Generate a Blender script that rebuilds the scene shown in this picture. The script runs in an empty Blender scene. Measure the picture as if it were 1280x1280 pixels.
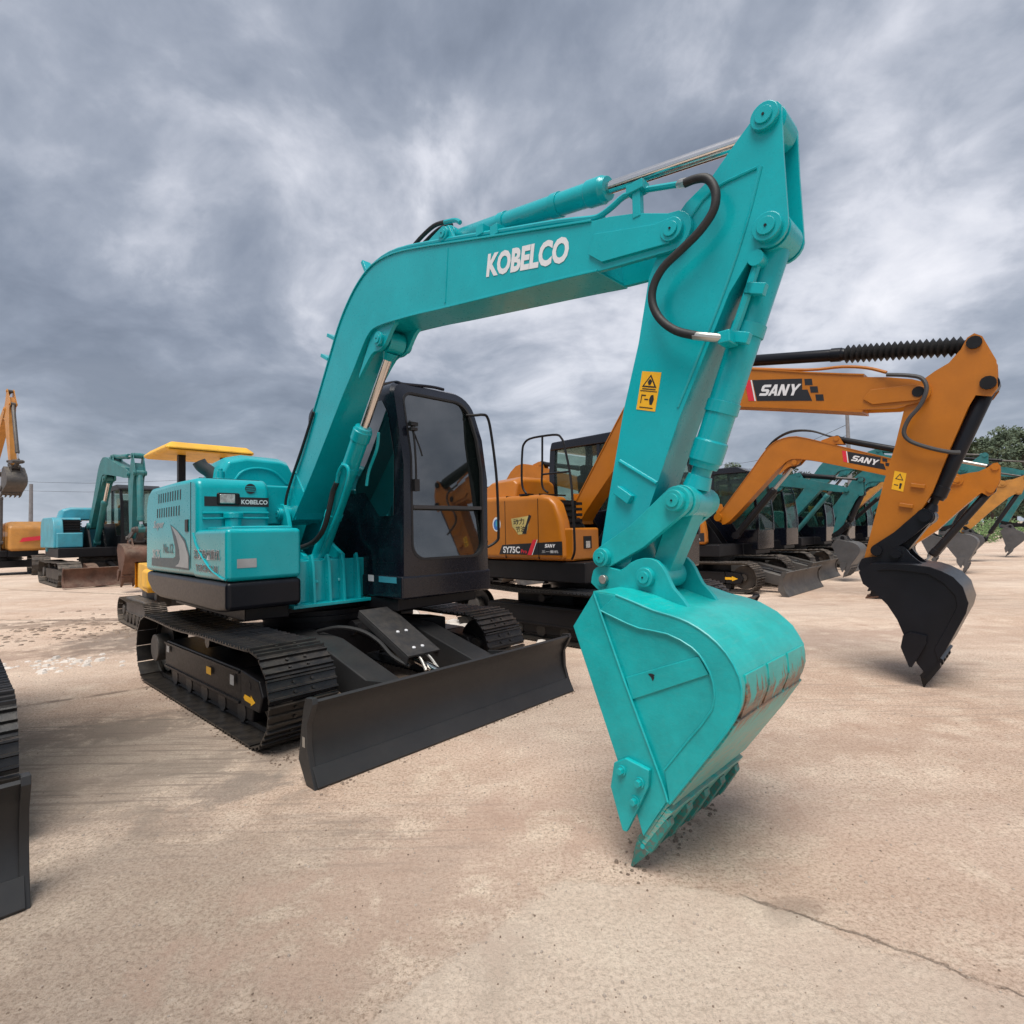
import bpy, math, random
from mathutils import Vector, Matrix
R = math.radians
random.seed(7)
scene = bpy.context.scene
col = scene.collection

# ------------------------------------------------------------------ camera
CAMH = 1.3525
cam_d = bpy.data.cameras.new('camera')
cam_d.sensor_width = 36; cam_d.lens = 36 * 680.17 / 1280; cam_d.clip_end = 3000; cam_d.clip_start = 0.05
cam = bpy.data.objects.new('camera', cam_d); col.objects.link(cam)
pit, rol = R(1.964), R(-1.180)
cp, sp, cr, sr = math.cos(pit), math.sin(pit), math.cos(rol), math.sin(rol)
_r = Vector((cr, -sp * sr, cp * sr)); _u = Vector((-sr, -sp * cr, cp * cr)); _f = Vector((0, cp, sp))
cam.matrix_world = Matrix(((_r.x, _u.x, -_f.x, 0), (_r.y, _u.y, -_f.y, 0), (_r.z, _u.z, -_f.z, CAMH), (0, 0, 0, 1)))
scene.camera = cam

# ------------------------------------------------------------------ light, sky, exposure
SUN_EL, SUN_AZ = R(67), R(195)      # azimuth clockwise from +Y: light comes from high behind the camera of the camera
sun_d = bpy.data.lights.new('sun', 'SUN'); sun_d.energy = 1.5; sun_d.angle = R(34); sun_d.color = (1.0, 0.95, 0.88)
sun = bpy.data.objects.new('sun', sun_d); col.objects.link(sun)
sdir = Vector((math.sin(SUN_AZ) * math.cos(SUN_EL), math.cos(SUN_AZ) * math.cos(SUN_EL), math.sin(SUN_EL)))
sun.rotation_euler = sdir.to_track_quat('Z', 'Y').to_euler()
sun.location = (0, 0, 30)
world = bpy.data.worlds.new('World'); scene.world = world; world.use_nodes = True
scene.view_settings.view_transform = 'Standard'; scene.view_settings.look = 'None'
scene.view_settings.gamma = 1; scene.view_settings.use_curve_mapping = False
scene.view_settings.exposure = 1.42


class NT:
    """small node-tree helper"""
    def __init__(s, nt): s.nt = nt; s.n = nt.nodes; s.l = nt.links
    def add(s, t, ins=None, **kw):
        n = s.n.new(t)
        for k, v in kw.items(): setattr(n, k, v)
        for k, v in (ins or {}).items():
            if isinstance(v, bpy.types.NodeSocket): s.l.new(v, n.inputs[k])
            else: n.inputs[k].default_value = v
        return n
    def math(s, op, a, b=0.5, c=None, clamp=False):
        ins = {0: a, 1: b}
        if c is not None: ins[2] = c
        n = s.add('ShaderNodeMath', ins, operation=op); n.use_clamp = clamp; return n.outputs[0]
    def ramp(s, fac, stops, interp='LINEAR'):
        n = s.add('ShaderNodeValToRGB', {0: fac}); cr_ = n.color_ramp; cr_.interpolation = interp
        while len(cr_.elements) < len(stops): cr_.elements.new(0.5)
        for e, (p, c) in zip(cr_.elements, stops):
            e.position = p; e.color = (c, c, c, 1) if isinstance(c, (int, float)) else (c[0], c[1], c[2], 1)
        return n.outputs[0]
    def mix(s, f, a, b, mode='MIX'):
        n = s.add('ShaderNodeMix', data_type='RGBA', blend_type=mode)
        for i, v in ((0, f), (6, a), (7, b)):
            if isinstance(v, bpy.types.NodeSocket): s.l.new(v, n.inputs[i])
            elif i == 0: n.inputs[0].default_value = v
            else: n.inputs[i].default_value = (v[0], v[1], v[2], 1)
        return n.outputs[2]
    def noise(s, vec, scale, detail=4, rough=0.55, dist=0.0):
        return s.add('ShaderNodeTexNoise', {'Vector': vec, 'Scale': scale, 'Detail': detail, 'Roughness': rough, 'Distortion': dist}).outputs[0]


def make_sky():
    t = NT(world.node_tree); t.n.clear()
    out = t.add('ShaderNodeOutputWorld')
    sky = t.add('ShaderNodeTexSky', sky_type='NISHITA'); sky.sun_disc = False
    sky.sun_elevation = SUN_EL; sky.sun_rotation = SUN_AZ; sky.dust_density = 3
    tc = t.add('ShaderNodeTexCoord')
    sep = t.add('ShaderNodeSeparateXYZ', {0: tc.outputs['Generated']})
    x, y, z = sep.outputs
    zc = t.math('ADD', t.math('MAXIMUM', z, 0.0), 0.34)
    px, py = t.math('DIVIDE', x, zc), t.math('DIVIDE', y, zc)
    vec = t.add('ShaderNodeCombineXYZ', {0: px, 1: py, 2: 0.0}).outputs[0]
    warp = t.noise(t.add('ShaderNodeMapping', {0: vec, 1: (9.0, 2.0, 0)}).outputs[0], 1.1, 3, 0.5)
    v2 = t.add('ShaderNodeVectorMath', {0: t.add('ShaderNodeMapping', {0: vec, 1: (3.1, 7.4, 1.3)}).outputs[0], 1: t.add('ShaderNodeCombineXYZ', {0: t.math('MULTIPLY', warp, 0.5), 1: t.math('MULTIPLY', warp, -0.4), 2: 0.0}).outputs[0]}, operation='ADD').outputs[0]
    big = t.noise(v2, 1.5, 2, 0.45)
    mid = t.noise(v2, 4.2, 5, 0.50)
    fine = t.noise(v2, 12.0, 8, 0.60)
    d = t.math('ADD', t.math('MULTIPLY', big, 0.42), t.math('ADD', t.math('MULTIPLY', mid, 0.42), t.math('MULTIPLY', fine, 0.15)))
    # cloud banks: where the cover is thick (dark) or torn (pale), set by direction
    wob = t.add('ShaderNodeVectorMath', {0: t.add('ShaderNodeTexNoise', {'Vector': tc.outputs['Generated'], 'Scale': 7.0, 'Detail': 6, 'Roughness': 0.6}).outputs[1], 1: (0.5, 0.5, 0.5)}, operation='SUBTRACT').outputs[0]
    wob = t.add('ShaderNodeVectorMath', {0: wob, 3: 0.22}, operation='SCALE').outputs[0]
    dirn = t.add('ShaderNodeVectorMath', {0: tc.outputs['Generated'], 1: wob}, operation='ADD').outputs[0]
    def lobe(cx, cy, cz, r, amt):
        q = t.add('ShaderNodeVectorMath', {0: dirn, 1: (cx, cy, cz)}, operation='DISTANCE').outputs[1]
        q = t.math('MULTIPLY', t.math('MULTIPLY', q, q), -1.0 / (r * r))
        return t.math('MULTIPLY', t.math('POWER', 2.718, q), amt * 0.8)
    for c in ((-0.61, 0.71, 0.36, 0.240, -0.10), (-0.59, 0.76, 0.27, 0.220, -0.10), (-0.32, 0.70, 0.64, 0.220, -0.06), (-0.38, 0.83, 0.41, 0.160, -0.05), (-0.08, 0.73, 0.68, 0.080, -0.08), (0.18, 0.78, 0.60, 0.170, -0.10),
              (0.31, 0.77, 0.56, 0.120, -0.07), (0.46, 0.75, 0.47, 0.090, -0.06), (0.61, 0.74, 0.29, 0.200, -0.08), (-0.13, 0.94, 0.31, 0.160, -0.05), (-0.49, 0.76, 0.43, 0.075, 0.15), (-0.60, 0.64, 0.47, 0.090, 0.10),
              (-0.13, 0.81, 0.57, 0.050, 0.10), (0.27, 0.70, 0.66, 0.100, 0.12), (0.52, 0.66, 0.54, 0.140, 0.07), (0.55, 0.75, 0.36, 0.120, 0.13), (0.62, 0.67, 0.42, 0.100, 0.04), (-0.21, 0.77, 0.60, 0.150, 0.02),
              (0.02, 0.96, 0.26, 0.220, 0.05), (-0.64, 0.75, 0.14, 0.200, 0.06), (-0.44, 0.64, 0.63, 0.120, 0.07), (0.42, 0.68, 0.60, 0.100, 0.06)):
        d = t.math('ADD', d, lobe(*c))
    cl = t.ramp(d, [(0.33, (0.078, 0.091, 0.117)), (0.41, (0.104, 0.119, 0.149)), (0.48, (0.142, 0.157, 0.188)),
                    (0.54, (0.202, 0.214, 0.245)), (0.60, (0.275, 0.283, 0.312)), (0.72, (0.37, 0.37, 0.39))])
    hz = t.ramp(z, [(0.0, 1.0), (0.06, 0.75), (0.16, 0.3), (0.32, 0.0)])
    band = t.noise(t.add('ShaderNodeMapping', {0: tc.outputs['Generated'], 3: (2.0, 2.0, 7.0)}).outputs[0], 2.6, 6, 0.6, 0.4)
    hcol = t.ramp(band, [(0.35, (0.135, 0.158, 0.188)), (0.62, (0.27, 0.288, 0.32))])
    clouds = t.mix(t.math('MULTIPLY', hz, 0.6), cl, hcol)
    low = t.ramp(z, [(0.48, 0.0), (0.5, 1.0)])
    sk = t.mix(1.0, sky.outputs[0], (0.06, 0.06, 0.06), 'MULTIPLY')
    fin = t.mix(0.93, sk, clouds)
    bg = t.add('ShaderNodeBackground', {0: fin, 1: 1.0})
    t.l.new(bg.outputs[0], out.inputs[0])
make_sky()

# ------------------------------------------------------------------ materials
MAT = {}


def paint(name, base, rough=0.32, var=0.12, metal=0.0, coat=0.25, dust=0.0, dustcol=(0.33, 0.27, 0.2), scale=3.0, bump=0.02, chips=0.0, chipcol=(0.03, 0.03, 0.03), spec=0.5):
    m = bpy.data.materials.new(name); m.use_nodes = True; t = NT(m.node_tree)
    b = t.n['Principled BSDF']
    tc = t.add('ShaderNodeTexCoord').outputs['Object']
    n1 = t.noise(tc, scale, 6, 0.6); n2 = t.noise(tc, scale * 14, 4, 0.6); n3 = t.noise(tc, scale * 60, 2, 0.5)
    dk = tuple(c * (1 - var) for c in base); lt = tuple(min(1, c * (1 + var)) for c in base)
    c = t.mix(t.ramp(n1, [(0.35, 0), (0.65, 1)]), dk, lt)
    c = t.mix(t.math('MULTIPLY', t.ramp(n2, [(0.45, 0), (0.75, 1)]), 0.35), c, dk)
    if dust:
        geo = t.add('ShaderNodeNewGeometry'); nz = t.add('ShaderNodeSeparateXYZ', {0: geo.outputs['Normal']}).outputs[2]
        up = t.ramp(nz, [(0.0, 0.25), (0.9, 1.0)])
        f = t.math('MULTIPLY', t.math('MULTIPLY', t.ramp(t.noise(tc, scale * 3, 8, 0.7), [(0.38, 0), (0.68, 1)]), up), dust)
        c = t.mix(f, c, dustcol)
    if chips:
        f = t.ramp(t.noise(tc, scale * 9, 8, 0.75), [(0.66 - chips * 0.1, 0), (0.70 - chips * 0.1, 1)])
        c = t.mix(t.math('MULTIPLY', f, 0.8), c, chipcol)
    t.l.new(c, b.inputs['Base Color'])
    r = t.math('ADD', t.math('MULTIPLY', n2, 0.22), rough - 0.08)
    t.l.new(r, b.inputs['Roughness'])
    b.inputs['Metallic'].default_value = metal; b.inputs['Coat Weight'].default_value = coat
    b.inputs['Coat Roughness'].default_value = 0.12; b.inputs['Specular IOR Level'].default_value = spec
    if bump:
        h = t.math('ADD', t.math('MULTIPLY', n2, 0.6), t.math('ADD', t.math('MULTIPLY', n3, 0.4), t.math('MULTIPLY', t.noise(tc, 2.2, 2, 0.5), 14.0 if coat > 0.08 else 0.0)))
        bp_ = t.add('ShaderNodeBump', {'Height': h, 'Strength': bump * 4, 'Distance': 0.01})
        t.l.new(bp_.outputs[0], b.inputs['Normal'])
    MAT[name] = m; return m


paint('teal', (0.0005, 0.365, 0.41), 0.27, 0.08, coat=0.35, dust=0.015, bump=0.012, spec=0.3)
paint('teal_scuffed', (0.006, 0.22, 0.20), 0.45, 0.2, coat=0.0, dust=0.25, chips=1.6, chipcol=(0.12, 0.12, 0.105), bump=0.05, scale=5)
paint('teal_old', (0.008, 0.15, 0.16), 0.5, 0.2, coat=0.05, dust=0.35, chips=0.5, bump=0.03)
paint('cyan_old', (0.045, 0.33, 0.43), 0.45, 0.15, coat=0.1, dust=0.35, chips=0.3, bump=0.03)
paint('orange', (0.42, 0.135, 0.004), 0.36, 0.08, coat=0.10, dust=0.02, bump=0.012)
paint('orange_far', (0.50, 0.22, 0.04), 0.45, 0.15, coat=0.1, dust=0.25, bump=0.02)
paint('yellow', (0.78, 0.42, 0.03), 0.5, 0.15, coat=0.05, dust=0.15, chips=0.3, bump=0.02)
paint('cab_black', (0.006, 0.0075, 0.014), 0.22, 0.2, coat=0.35, dust=0.012, bump=0.004, spec=0.3)
paint('black', (0.006, 0.006, 0.008), 0.42, 0.3, coat=0.03, dust=0.03, bump=0.02, spec=0.3)
paint('black_gloss', (0.007, 0.008, 0.012), 0.32, 0.2, coat=0.06, dust=0.01, bump=0.0, spec=0.2)
paint('track_black', (0.008, 0.008, 0.009), 0.33, 0.4, coat=0.05, dust=0.14, bump=0.03)
paint('track_dirty', (0.045, 0.038, 0.032), 0.65, 0.3, coat=0, dust=0.75, dustcol=(0.22, 0.17, 0.13), bump=0.05)
paint('blade_black', (0.021, 0.0215, 0.023), 0.45, 0.12, coat=0.03, dust=0.03, bump=0.012, scale=2)
paint('blade_edge', (0.028, 0.028, 0.030), 0.5, 0.3, coat=0.0, dust=0.10, bump=0.05, scale=5)
paint('steel_dirty', (0.085, 0.08, 0.078), 0.5, 0.25, metal=0.3, coat=0, dust=0.4, bump=0.04)
paint('bucket_grey', (0.075, 0.076, 0.082), 0.5, 0.2, coat=0, dust=0.25, bump=0.03)
paint('rust', (0.10, 0.045, 0.028), 0.7, 0.35, coat=0, dust=0.45, bump=0.05)
paint('rubber', (0.012, 0.012, 0.013), 0.55, 0.2, coat=0, bump=0.03)
paint('grey_plastic', (0.045, 0.045, 0.048), 0.55, 0.15, coat=0, bump=0.03)
paint('chrome', (0.72, 0.70, 0.68), 0.14, 0.05, metal=1.0, coat=0, bump=0.0)
paint('zinc', (0.50, 0.49, 0.46), 0.35, 0.1, metal=0.8, coat=0, bump=0.02)
paint('white_decal', (0.70, 0.70, 0.72), 0.5, 0.05, coat=0, bump=0)
paint('silver_decal', (0.36, 0.37, 0.38), 0.4, 0.2, coat=0.1, bump=0)
paint('red_decal', (0.62, 0.02, 0.04), 0.45, 0.08, coat=0.1, bump=0)
paint('blue_decal', (0.03, 0.14, 0.42), 0.45, 0.3, coat=0.1, bump=0)
paint('yellow_decal', (0.80, 0.42, 0.01), 0.45, 0.06, coat=0.1, bump=0)
paint('gold_decal', (0.52, 0.42, 0.15), 0.45, 0.2, coat=0.1, bump=0)
paint('black_decal', (0.012, 0.012, 0.016), 0.4, 0.1, coat=0.1, bump=0)
paint('dark_teal_decal', (0.01, 0.05, 0.07), 0.4, 0.15, coat=0.1, bump=0)
paint('lamp_lens', (0.45, 0.45, 0.43), 0.15, 0.4, metal=0.5, coat=0.6, scale=25, bump=0.03)
paint('seat_black', (0.02, 0.02, 0.022), 0.7, 0.2, coat=0)
paint('pole', (0.19, 0.19, 0.20), 0.7, 0.15, coat=0, bump=0.02)
paint('bark', (0.055, 0.045, 0.035), 0.85, 0.3, coat=0, bump=0.05)
paint('white_wall', (0.6, 0.58, 0.55), 0.7, 0.1, coat=0)
paint('stone', (0.38, 0.32, 0.27), 0.85, 0.25, coat=0, bump=0.06)
paint('stone_dark', (0.22, 0.165, 0.125), 0.85, 0.3, coat=0, bump=0.06)
paint('rubble_white', (0.62, 0.57, 0.52), 0.85, 0.2, coat=0, bump=0.06)


def glass(name, tint, opac, thru=(0.35, 0.42, 0.40)):
    m = bpy.data.materials.new(name); m.use_nodes = True; t = NT(m.node_tree); b = t.n['Principled BSDF']
    b.inputs['Base Color'].default_value = (*tint, 1); b.inputs['Roughness'].default_value = 0.03
    b.inputs['Coat Weight'].default_value = 1.0; b.inputs['Coat Roughness'].default_value = 0.02
    b.inputs['Specular IOR Level'].default_value = 0.8
    tr = t.add('ShaderNodeBsdfTransparent', {0: (*thru, 1)})
    tc = t.add('ShaderNodeTexCoord').outputs['Object']
    f = t.math('ADD', t.math('MULTIPLY', t.noise(tc, 2.5, 4, 0.6), 0.2), opac - 0.1)
    mx = t.add('ShaderNodeMixShader', {0: f, 1: tr.outputs[0], 2: b.outputs[0]})
    t.l.new(mx.outputs[0], t.n['Material Output'].inputs[0]); MAT[name] = m


glass('glass_dark', (0.008, 0.012, 0.012), 0.80, (0.25, 0.30, 0.28))
MAT['glass_dark'].node_tree.nodes['Principled BSDF'].inputs['IOR'].default_value = 2.0
glass('glass_clear', (0.05, 0.07, 0.06), 0.16, (0.80, 0.88, 0.84))


def bucket_mat(name, base, worn):
    """bucket wrapper: scratched paint, bare rusty patch low on the back where it has been dragged"""
    m = bpy.data.materials.new(name); m.use_nodes = True; t = NT(m.node_tree); b = t.n['Principled BSDF']
    tc = t.add('ShaderNodeTexCoord').outputs['Object']
    sx, sy, sz = t.add('ShaderNodeSeparateXYZ', {0: tc}).outputs
    n = t.noise(tc, 6, 8, 0.72); n2 = t.noise(t.add('ShaderNodeMapping', {0: tc, 3: (3, 0.8, 6)}).outputs[0], 14, 6, 0.7)
    c = t.mix(t.ramp(n, [(0.35, 0), (0.65, 1)]), tuple(v * 0.85 for v in base), tuple(v * 1.12 for v in base))
    c = t.mix(t.math('MULTIPLY', t.ramp(n2, [(0.52, 0), (0.66, 1)]), 0.30 if worn else 0.1), c, (0.10, 0.40, 0.36))
    if worn:
        vert = t.noise(t.add('ShaderNodeMapping', {0: tc, 3: (2, 9, 1.6)}).outputs[0], 3.0, 9, 0.75)
        band = t.math('SUBTRACT', 1.0, t.math('MULTIPLY', t.math('ABSOLUTE', t.math('SUBTRACT', sz, 0.70)), 6.0))
        edge = t.math('ADD', band, t.math('MULTIPLY', t.math('SUBTRACT', vert, 0.5), 3.4))
        f = t.math('MULTIPLY', t.ramp(edge, [(0.56, 0), (0.74, 1)]), t.ramp(n, [(0.38, 0.25), (0.5, 1.0)]))
        rustc = t.mix(t.ramp(n2, [(0.4, 0), (0.6, 1)]), (0.075, 0.030, 0.018), (0.27, 0.12, 0.06))
        c = t.mix(t.math('MULTIPLY', f, 0.92), c, rustc)
        low = t.math('MULTIPLY', t.ramp(sz, [(0.50, 1), (0.66, 0)]), t.ramp(n2, [(0.40, 0), (0.56, 1)]))
        c = t.mix(t.math('MULTIPLY', low, 0.75), c, (0.30, 0.34, 0.27))
    t.l.new(c, b.inputs['Base Color']); b.inputs['Coat Weight'].default_value = 0.15; b.inputs['Coat Roughness'].default_value = 0.2
    t.l.new(t.math('ADD', t.math('MULTIPLY', n2, 0.3), 0.28), b.inputs['Roughness'])
    bp_ = t.add('ShaderNodeBump', {'Height': n2, 'Strength': 0.12, 'Distance': 0.01}); t.l.new(bp_.outputs[0], b.inputs['Normal'])
    MAT[name] = m


bucket_mat('bucket_teal', (0.002, 0.40, 0.385), True)
bucket_mat('bucket_teal_side', (0.0005, 0.37, 0.385), False)


def ground_mat():
    m = bpy.data.materials.new('ground_concrete'); m.use_nodes = True; t = NT(m.node_tree); b = t.n['Principled BSDF']
    tc = t.add('ShaderNodeTexCoord').outputs['Object']
    rot = t.add('ShaderNodeMapping', {0: tc, 2: (0, 0, R(-28)), 3: (0.55, 1.9, 1)}).outputs[0]
    a = t.noise(tc, 0.35, 6, 0.6, 0.4); s = t.noise(rot, 1.4, 9, 0.68, 0.5); f = t.noise(tc, 26, 10, 0.78); g = t.noise(tc, 150, 6, 0.8)
    m1 = t.noise(tc, 3.2, 8, 0.7, 0.3)
    c = t.mix(t.ramp(a, [(0.38, 0), (0.62, 1)]), (0.650, 0.485, 0.375), (0.770, 0.630, 0.515))
    c = t.mix(t.ramp(s, [(0.44, 0), (0.64, 0.40)]), c, (0.488, 0.342, 0.250))
    c = t.mix(t.math('MULTIPLY', t.ramp(m1, [(0.50, 0), (0.66, 1)]), 0.6), c, (0.850, 0.714, 0.573))
    c = t.mix(t.math('MULTIPLY', t.ramp(m1, [(0.32, 1), (0.43, 0)]), 0.45), c, (0.464, 0.299, 0.213))
    c = t.mix(t.math('MULTIPLY', t.ramp(f, [(0.52, 0), (0.64, 1)]), 0.30), c, (0.354, 0.244, 0.183))
    c = t.mix(t.math('MULTIPLY', t.ramp(f, [(0.34, 1), (0.45, 0)]), 0.5), c, (0.850, 0.744, 0.634))
    c = t.mix(t.math('MULTIPLY', t.ramp(g, [(0.56, 0), (0.62, 1)]), 0.40), c, (0.183, 0.140, 0.110))
    c = t.mix(t.math('MULTIPLY', t.ramp(g, [(0.34, 1), (0.42, 0)]), 0.65), c, (0.850, 0.850, 0.781))
    grit = t.noise(tc, 62, 6, 0.88)
    c = t.mix(1.0, c, t.ramp(grit, [(0.42, (0.52, 0.48, 0.45)), (0.50, (0.90, 0.89, 0.88)), (0.57, 1.0)]), 'MULTIPLY')
    sx, sy, sz = t.add('ShaderNodeSeparateXYZ', {0: tc}).outputs
    # stain masks with shapes of their own: oily grey-green wash at left, tyre-track streaks, dark spots
    def spot(cx, cy, rx, ry, ang, amt, colr, c, wob=0.9):
        ca, sa = math.cos(R(ang)), math.sin(R(ang))
        dx = t.math('SUBTRACT', sx, cx); dy = t.math('SUBTRACT', sy, cy)
        u = t.math('ADD', t.math('MULTIPLY', dx, ca / rx), t.math('MULTIPLY', dy, sa / rx))
        v = t.math('ADD', t.math('MULTIPLY', dx, -sa / ry), t.math('MULTIPLY', dy, ca / ry))
        q = t.math('ADD', t.math('MULTIPLY', u, u), t.math('MULTIPLY', v, v))
        q = t.math('ADD', q, t.math('MULTIPLY', t.math('SUBTRACT', m1, 0.5), wob * 4))
        return t.mix(t.math('MULTIPLY', t.ramp(q, [(0.3, 1), (1.0, 0)]), amt), c, colr)
    c = spot(-2.3, 3.4, 1.5, 1.0, 25, 0.55, (0.33, 0.285, 0.235), c)
    c = spot(-1.55, 2.95, 0.30, 0.16, 20, 0.38, (0.13, 0.12, 0.11), c, 1.6)
    c = spot(-1.2, 2.0, 1.3, 0.8, 0, 0.35, (0.29, 0.25, 0.205), c)
    c = spot(-5.0, 7.6, 1.2, 1.4, 0, 0.75, (0.12, 0.105, 0.09), c)
    c = spot(0.95, 1.95, 0.16, 0.08, 10, 0.5, (0.17, 0.13, 0.10), c)
    c = spot(1.6, 2.1, 1.1, 0.8, 0, 0.25, (0.55, 0.39, 0.31), c)
    c = spot(0.55, 2.9, 1.3, 0.7, -20, 0.22, (0.52, 0.36, 0.28), c, 1.2)
    c = spot(-7.2, 8.9, 1.8, 0.5, 10, 0.6, (0.17, 0.125, 0.095), c, 1.8)
    c = spot(-5.6, 6.6, 1.0, 0.3, 15, 0.45, (0.26, 0.185, 0.14), c, 1.8)
    c = spot(-0.35, 2.2, 0.9, 0.45, 35, 0.45, (0.50, 0.345, 0.27), c, 1.4)
    c = spot(-2.9, 3.9, 0.9, 0.35, 24, 0.5, (0.20, 0.165, 0.135), c, 1.6)
    c = spot(-1.9, 3.3, 0.8, 0.16, 24, 0.45, (0.22, 0.185, 0.15), c, 1.6)
    c = spot(1.9, 3.4, 1.4, 0.25, 15, 0.35, (0.40, 0.27, 0.20), c, 1.4)
    c = spot(3.4, 6.4, 2.4, 0.5, 20, 0.4, (0.40, 0.27, 0.21), c, 1.4)
    # scrape and tyre marks running past the left track
    m1s = m1
    st_ = t.noise(t.add('ShaderNodeMapping', {0: tc, 2: (0, 0, R(-24)), 3: (0.9, 15, 1)}).outputs[0], 1.6, 6, 0.65)
    for (cx, cy, rx, ry, am) in ((-2.5, 3.5, 1.7, 1.0, 0.75), (-1.0, 2.6, 1.1, 0.5, 0.35), (3.2, 4.6, 2.2, 1.2, 0.35), (6.5, 9.5, 4.5, 2.0, 0.4)):
        q = t.math('ADD', t.math('POWER', t.math('MULTIPLY', t.math('SUBTRACT', sx, cx), 1 / rx), 2.0), t.math('POWER', t.math('MULTIPLY', t.math('SUBTRACT', sy, cy), 1 / ry), 2.0))
        c = t.mix(t.math('MULTIPLY', t.math('MULTIPLY', t.ramp(q, [(0.35, 1), (1.0, 0)]), t.ramp(st_, [(0.52, 0), (0.60, 1)])), am), c, (0.24, 0.195, 0.16))
    def half(x0, y0, x1, y1):                    # signed distance to the right of a line
        L = math.hypot(x1 - x0, y1 - y0)
        return t.math('ADD', t.math('MULTIPLY', sx, (y1 - y0) / L), t.math('ADD', t.math('MULTIPLY', sy, -(x1 - x0) / L), (-(y1 - y0) * x0 + (x1 - x0) * y0) / L))
    hd = t.math('MINIMUM', half(-0.45, 1.55, 0.158, 2.174), t.math('MINIMUM', half(0.158, 2.174, 0.82, 2.06), half(0.82, 2.06, 2.3, 0.90)))
    hd = t.math('ADD', hd, t.math('MULTIPLY', t.math('SUBTRACT', t.noise(tc, 6.0, 8, 0.7), 0.5), 0.22))
    slab = t.ramp(hd, [(0.0, 0), (0.03, 1)])
    c = t.mix(t.math('MULTIPLY', slab, 0.38), c, (0.66, 0.565, 0.47))
    # broken slab joints and cracks
    def crack(x0, y0, x1, y1, w, c, amt=0.6, wob=0.06):
        L = math.hypot(x1 - x0, y1 - y0); ux, uy = (x1 - x0) / L, (y1 - y0) / L
        dx = t.math('SUBTRACT', sx, x0); dy = t.math('SUBTRACT', sy, y0)
        u = t.math('ADD', t.math('MULTIPLY', dx, ux), t.math('MULTIPLY', dy, uy))
        v = t.math('ADD', t.math('MULTIPLY', dx, -uy), t.math('MULTIPLY', dy, ux))
        v = t.math('ABSOLUTE', t.math('ADD', v, t.math('MULTIPLY', t.math('SUBTRACT', t.noise(tc, 2.2, 7, 0.7), 0.5), wob * 3)))
        near = t.ramp(t.math('DIVIDE', v, w), [(0.3, 1), (1.0, 0)])
        ins_ = t.math('MULTIPLY', t.math('GREATER_THAN', u, 0.0), t.math('LESS_THAN', u, L))
        k = t.math('MULTIPLY', t.math('MULTIPLY', near, ins_), t.ramp(t.noise(tc, 9, 4, 0.6), [(0.36, 0.15), (0.52, 1)]))
        return t.mix(t.math('MULTIPLY', k, amt), c, (0.10, 0.075, 0.055)), k
    ks = []
    for args in ((-6.0, 3.2, -2.4, 5.6, 0.05), (0.80, 2.06, 1.75, 1.35, 0.009), (-9.5, 9.5, -3.5, 8.6, 0.08), (-14, 15.2, -5, 11.4, 0.1)):
        c, k = crack(*args[:5], c); ks.append(k)
    far = t.ramp(t.noise(t.add('ShaderNodeMapping', {0: tc, 2: (0, 0, R(40)), 3: (0.12, 0.9, 1)}).outputs[0], 1.0, 8, 0.7), [(0.45, 0), (0.62, 1)])
    c = t.mix(t.math('MULTIPLY', far, 0.35), c, (0.33, 0.235, 0.19))
    t.l.new(c, b.inputs['Base Color']); b.inputs['Roughness'].default_value = 0.85; b.inputs['Specular IOR Level'].default_value = 0.25
    h = t.math('ADD', t.math('MULTIPLY', f, 0.5), t.math('ADD', t.math('MULTIPLY', g, 0.2), t.math('MULTIPLY', m1, 0.7)))
    for k in ks: h = t.math('SUBTRACT', h, t.math('MULTIPLY', k, 0.3))
    h = t.math('ADD', h, t.math('MULTIPLY', slab, 0.12))
    bp_ = t.add('ShaderNodeBump', {'Height': h, 'Strength': 0.9, 'Distance': 0.025}); t.l.new(bp_.outputs[0], b.inputs['Normal'])
    MAT['ground'] = m


ground_mat()


def leaf_mat(name, a, b2):
    m = bpy.data.materials.new(name); m.use_nodes = True; t = NT(m.node_tree); b = t.n['Principled BSDF']
    tc = t.add('ShaderNodeTexCoord').outputs['Object']
    c = t.mix(t.ramp(t.noise(tc, 1.2, 5, 0.7), [(0.35, 0), (0.65, 1)]), a, b2)
    t.l.new(c, b.inputs['Base Color']); b.inputs['Roughness'].default_value = 0.7
    MAT[name] = m


leaf_mat('foliage', (0.045, 0.07, 0.04), (0.085, 0.115, 0.06))
leaf_mat('bush_leaf', (0.07, 0.13, 0.035), (0.13, 0.20, 0.06))

# ------------------------------------------------------------------ mesh helpers


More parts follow.
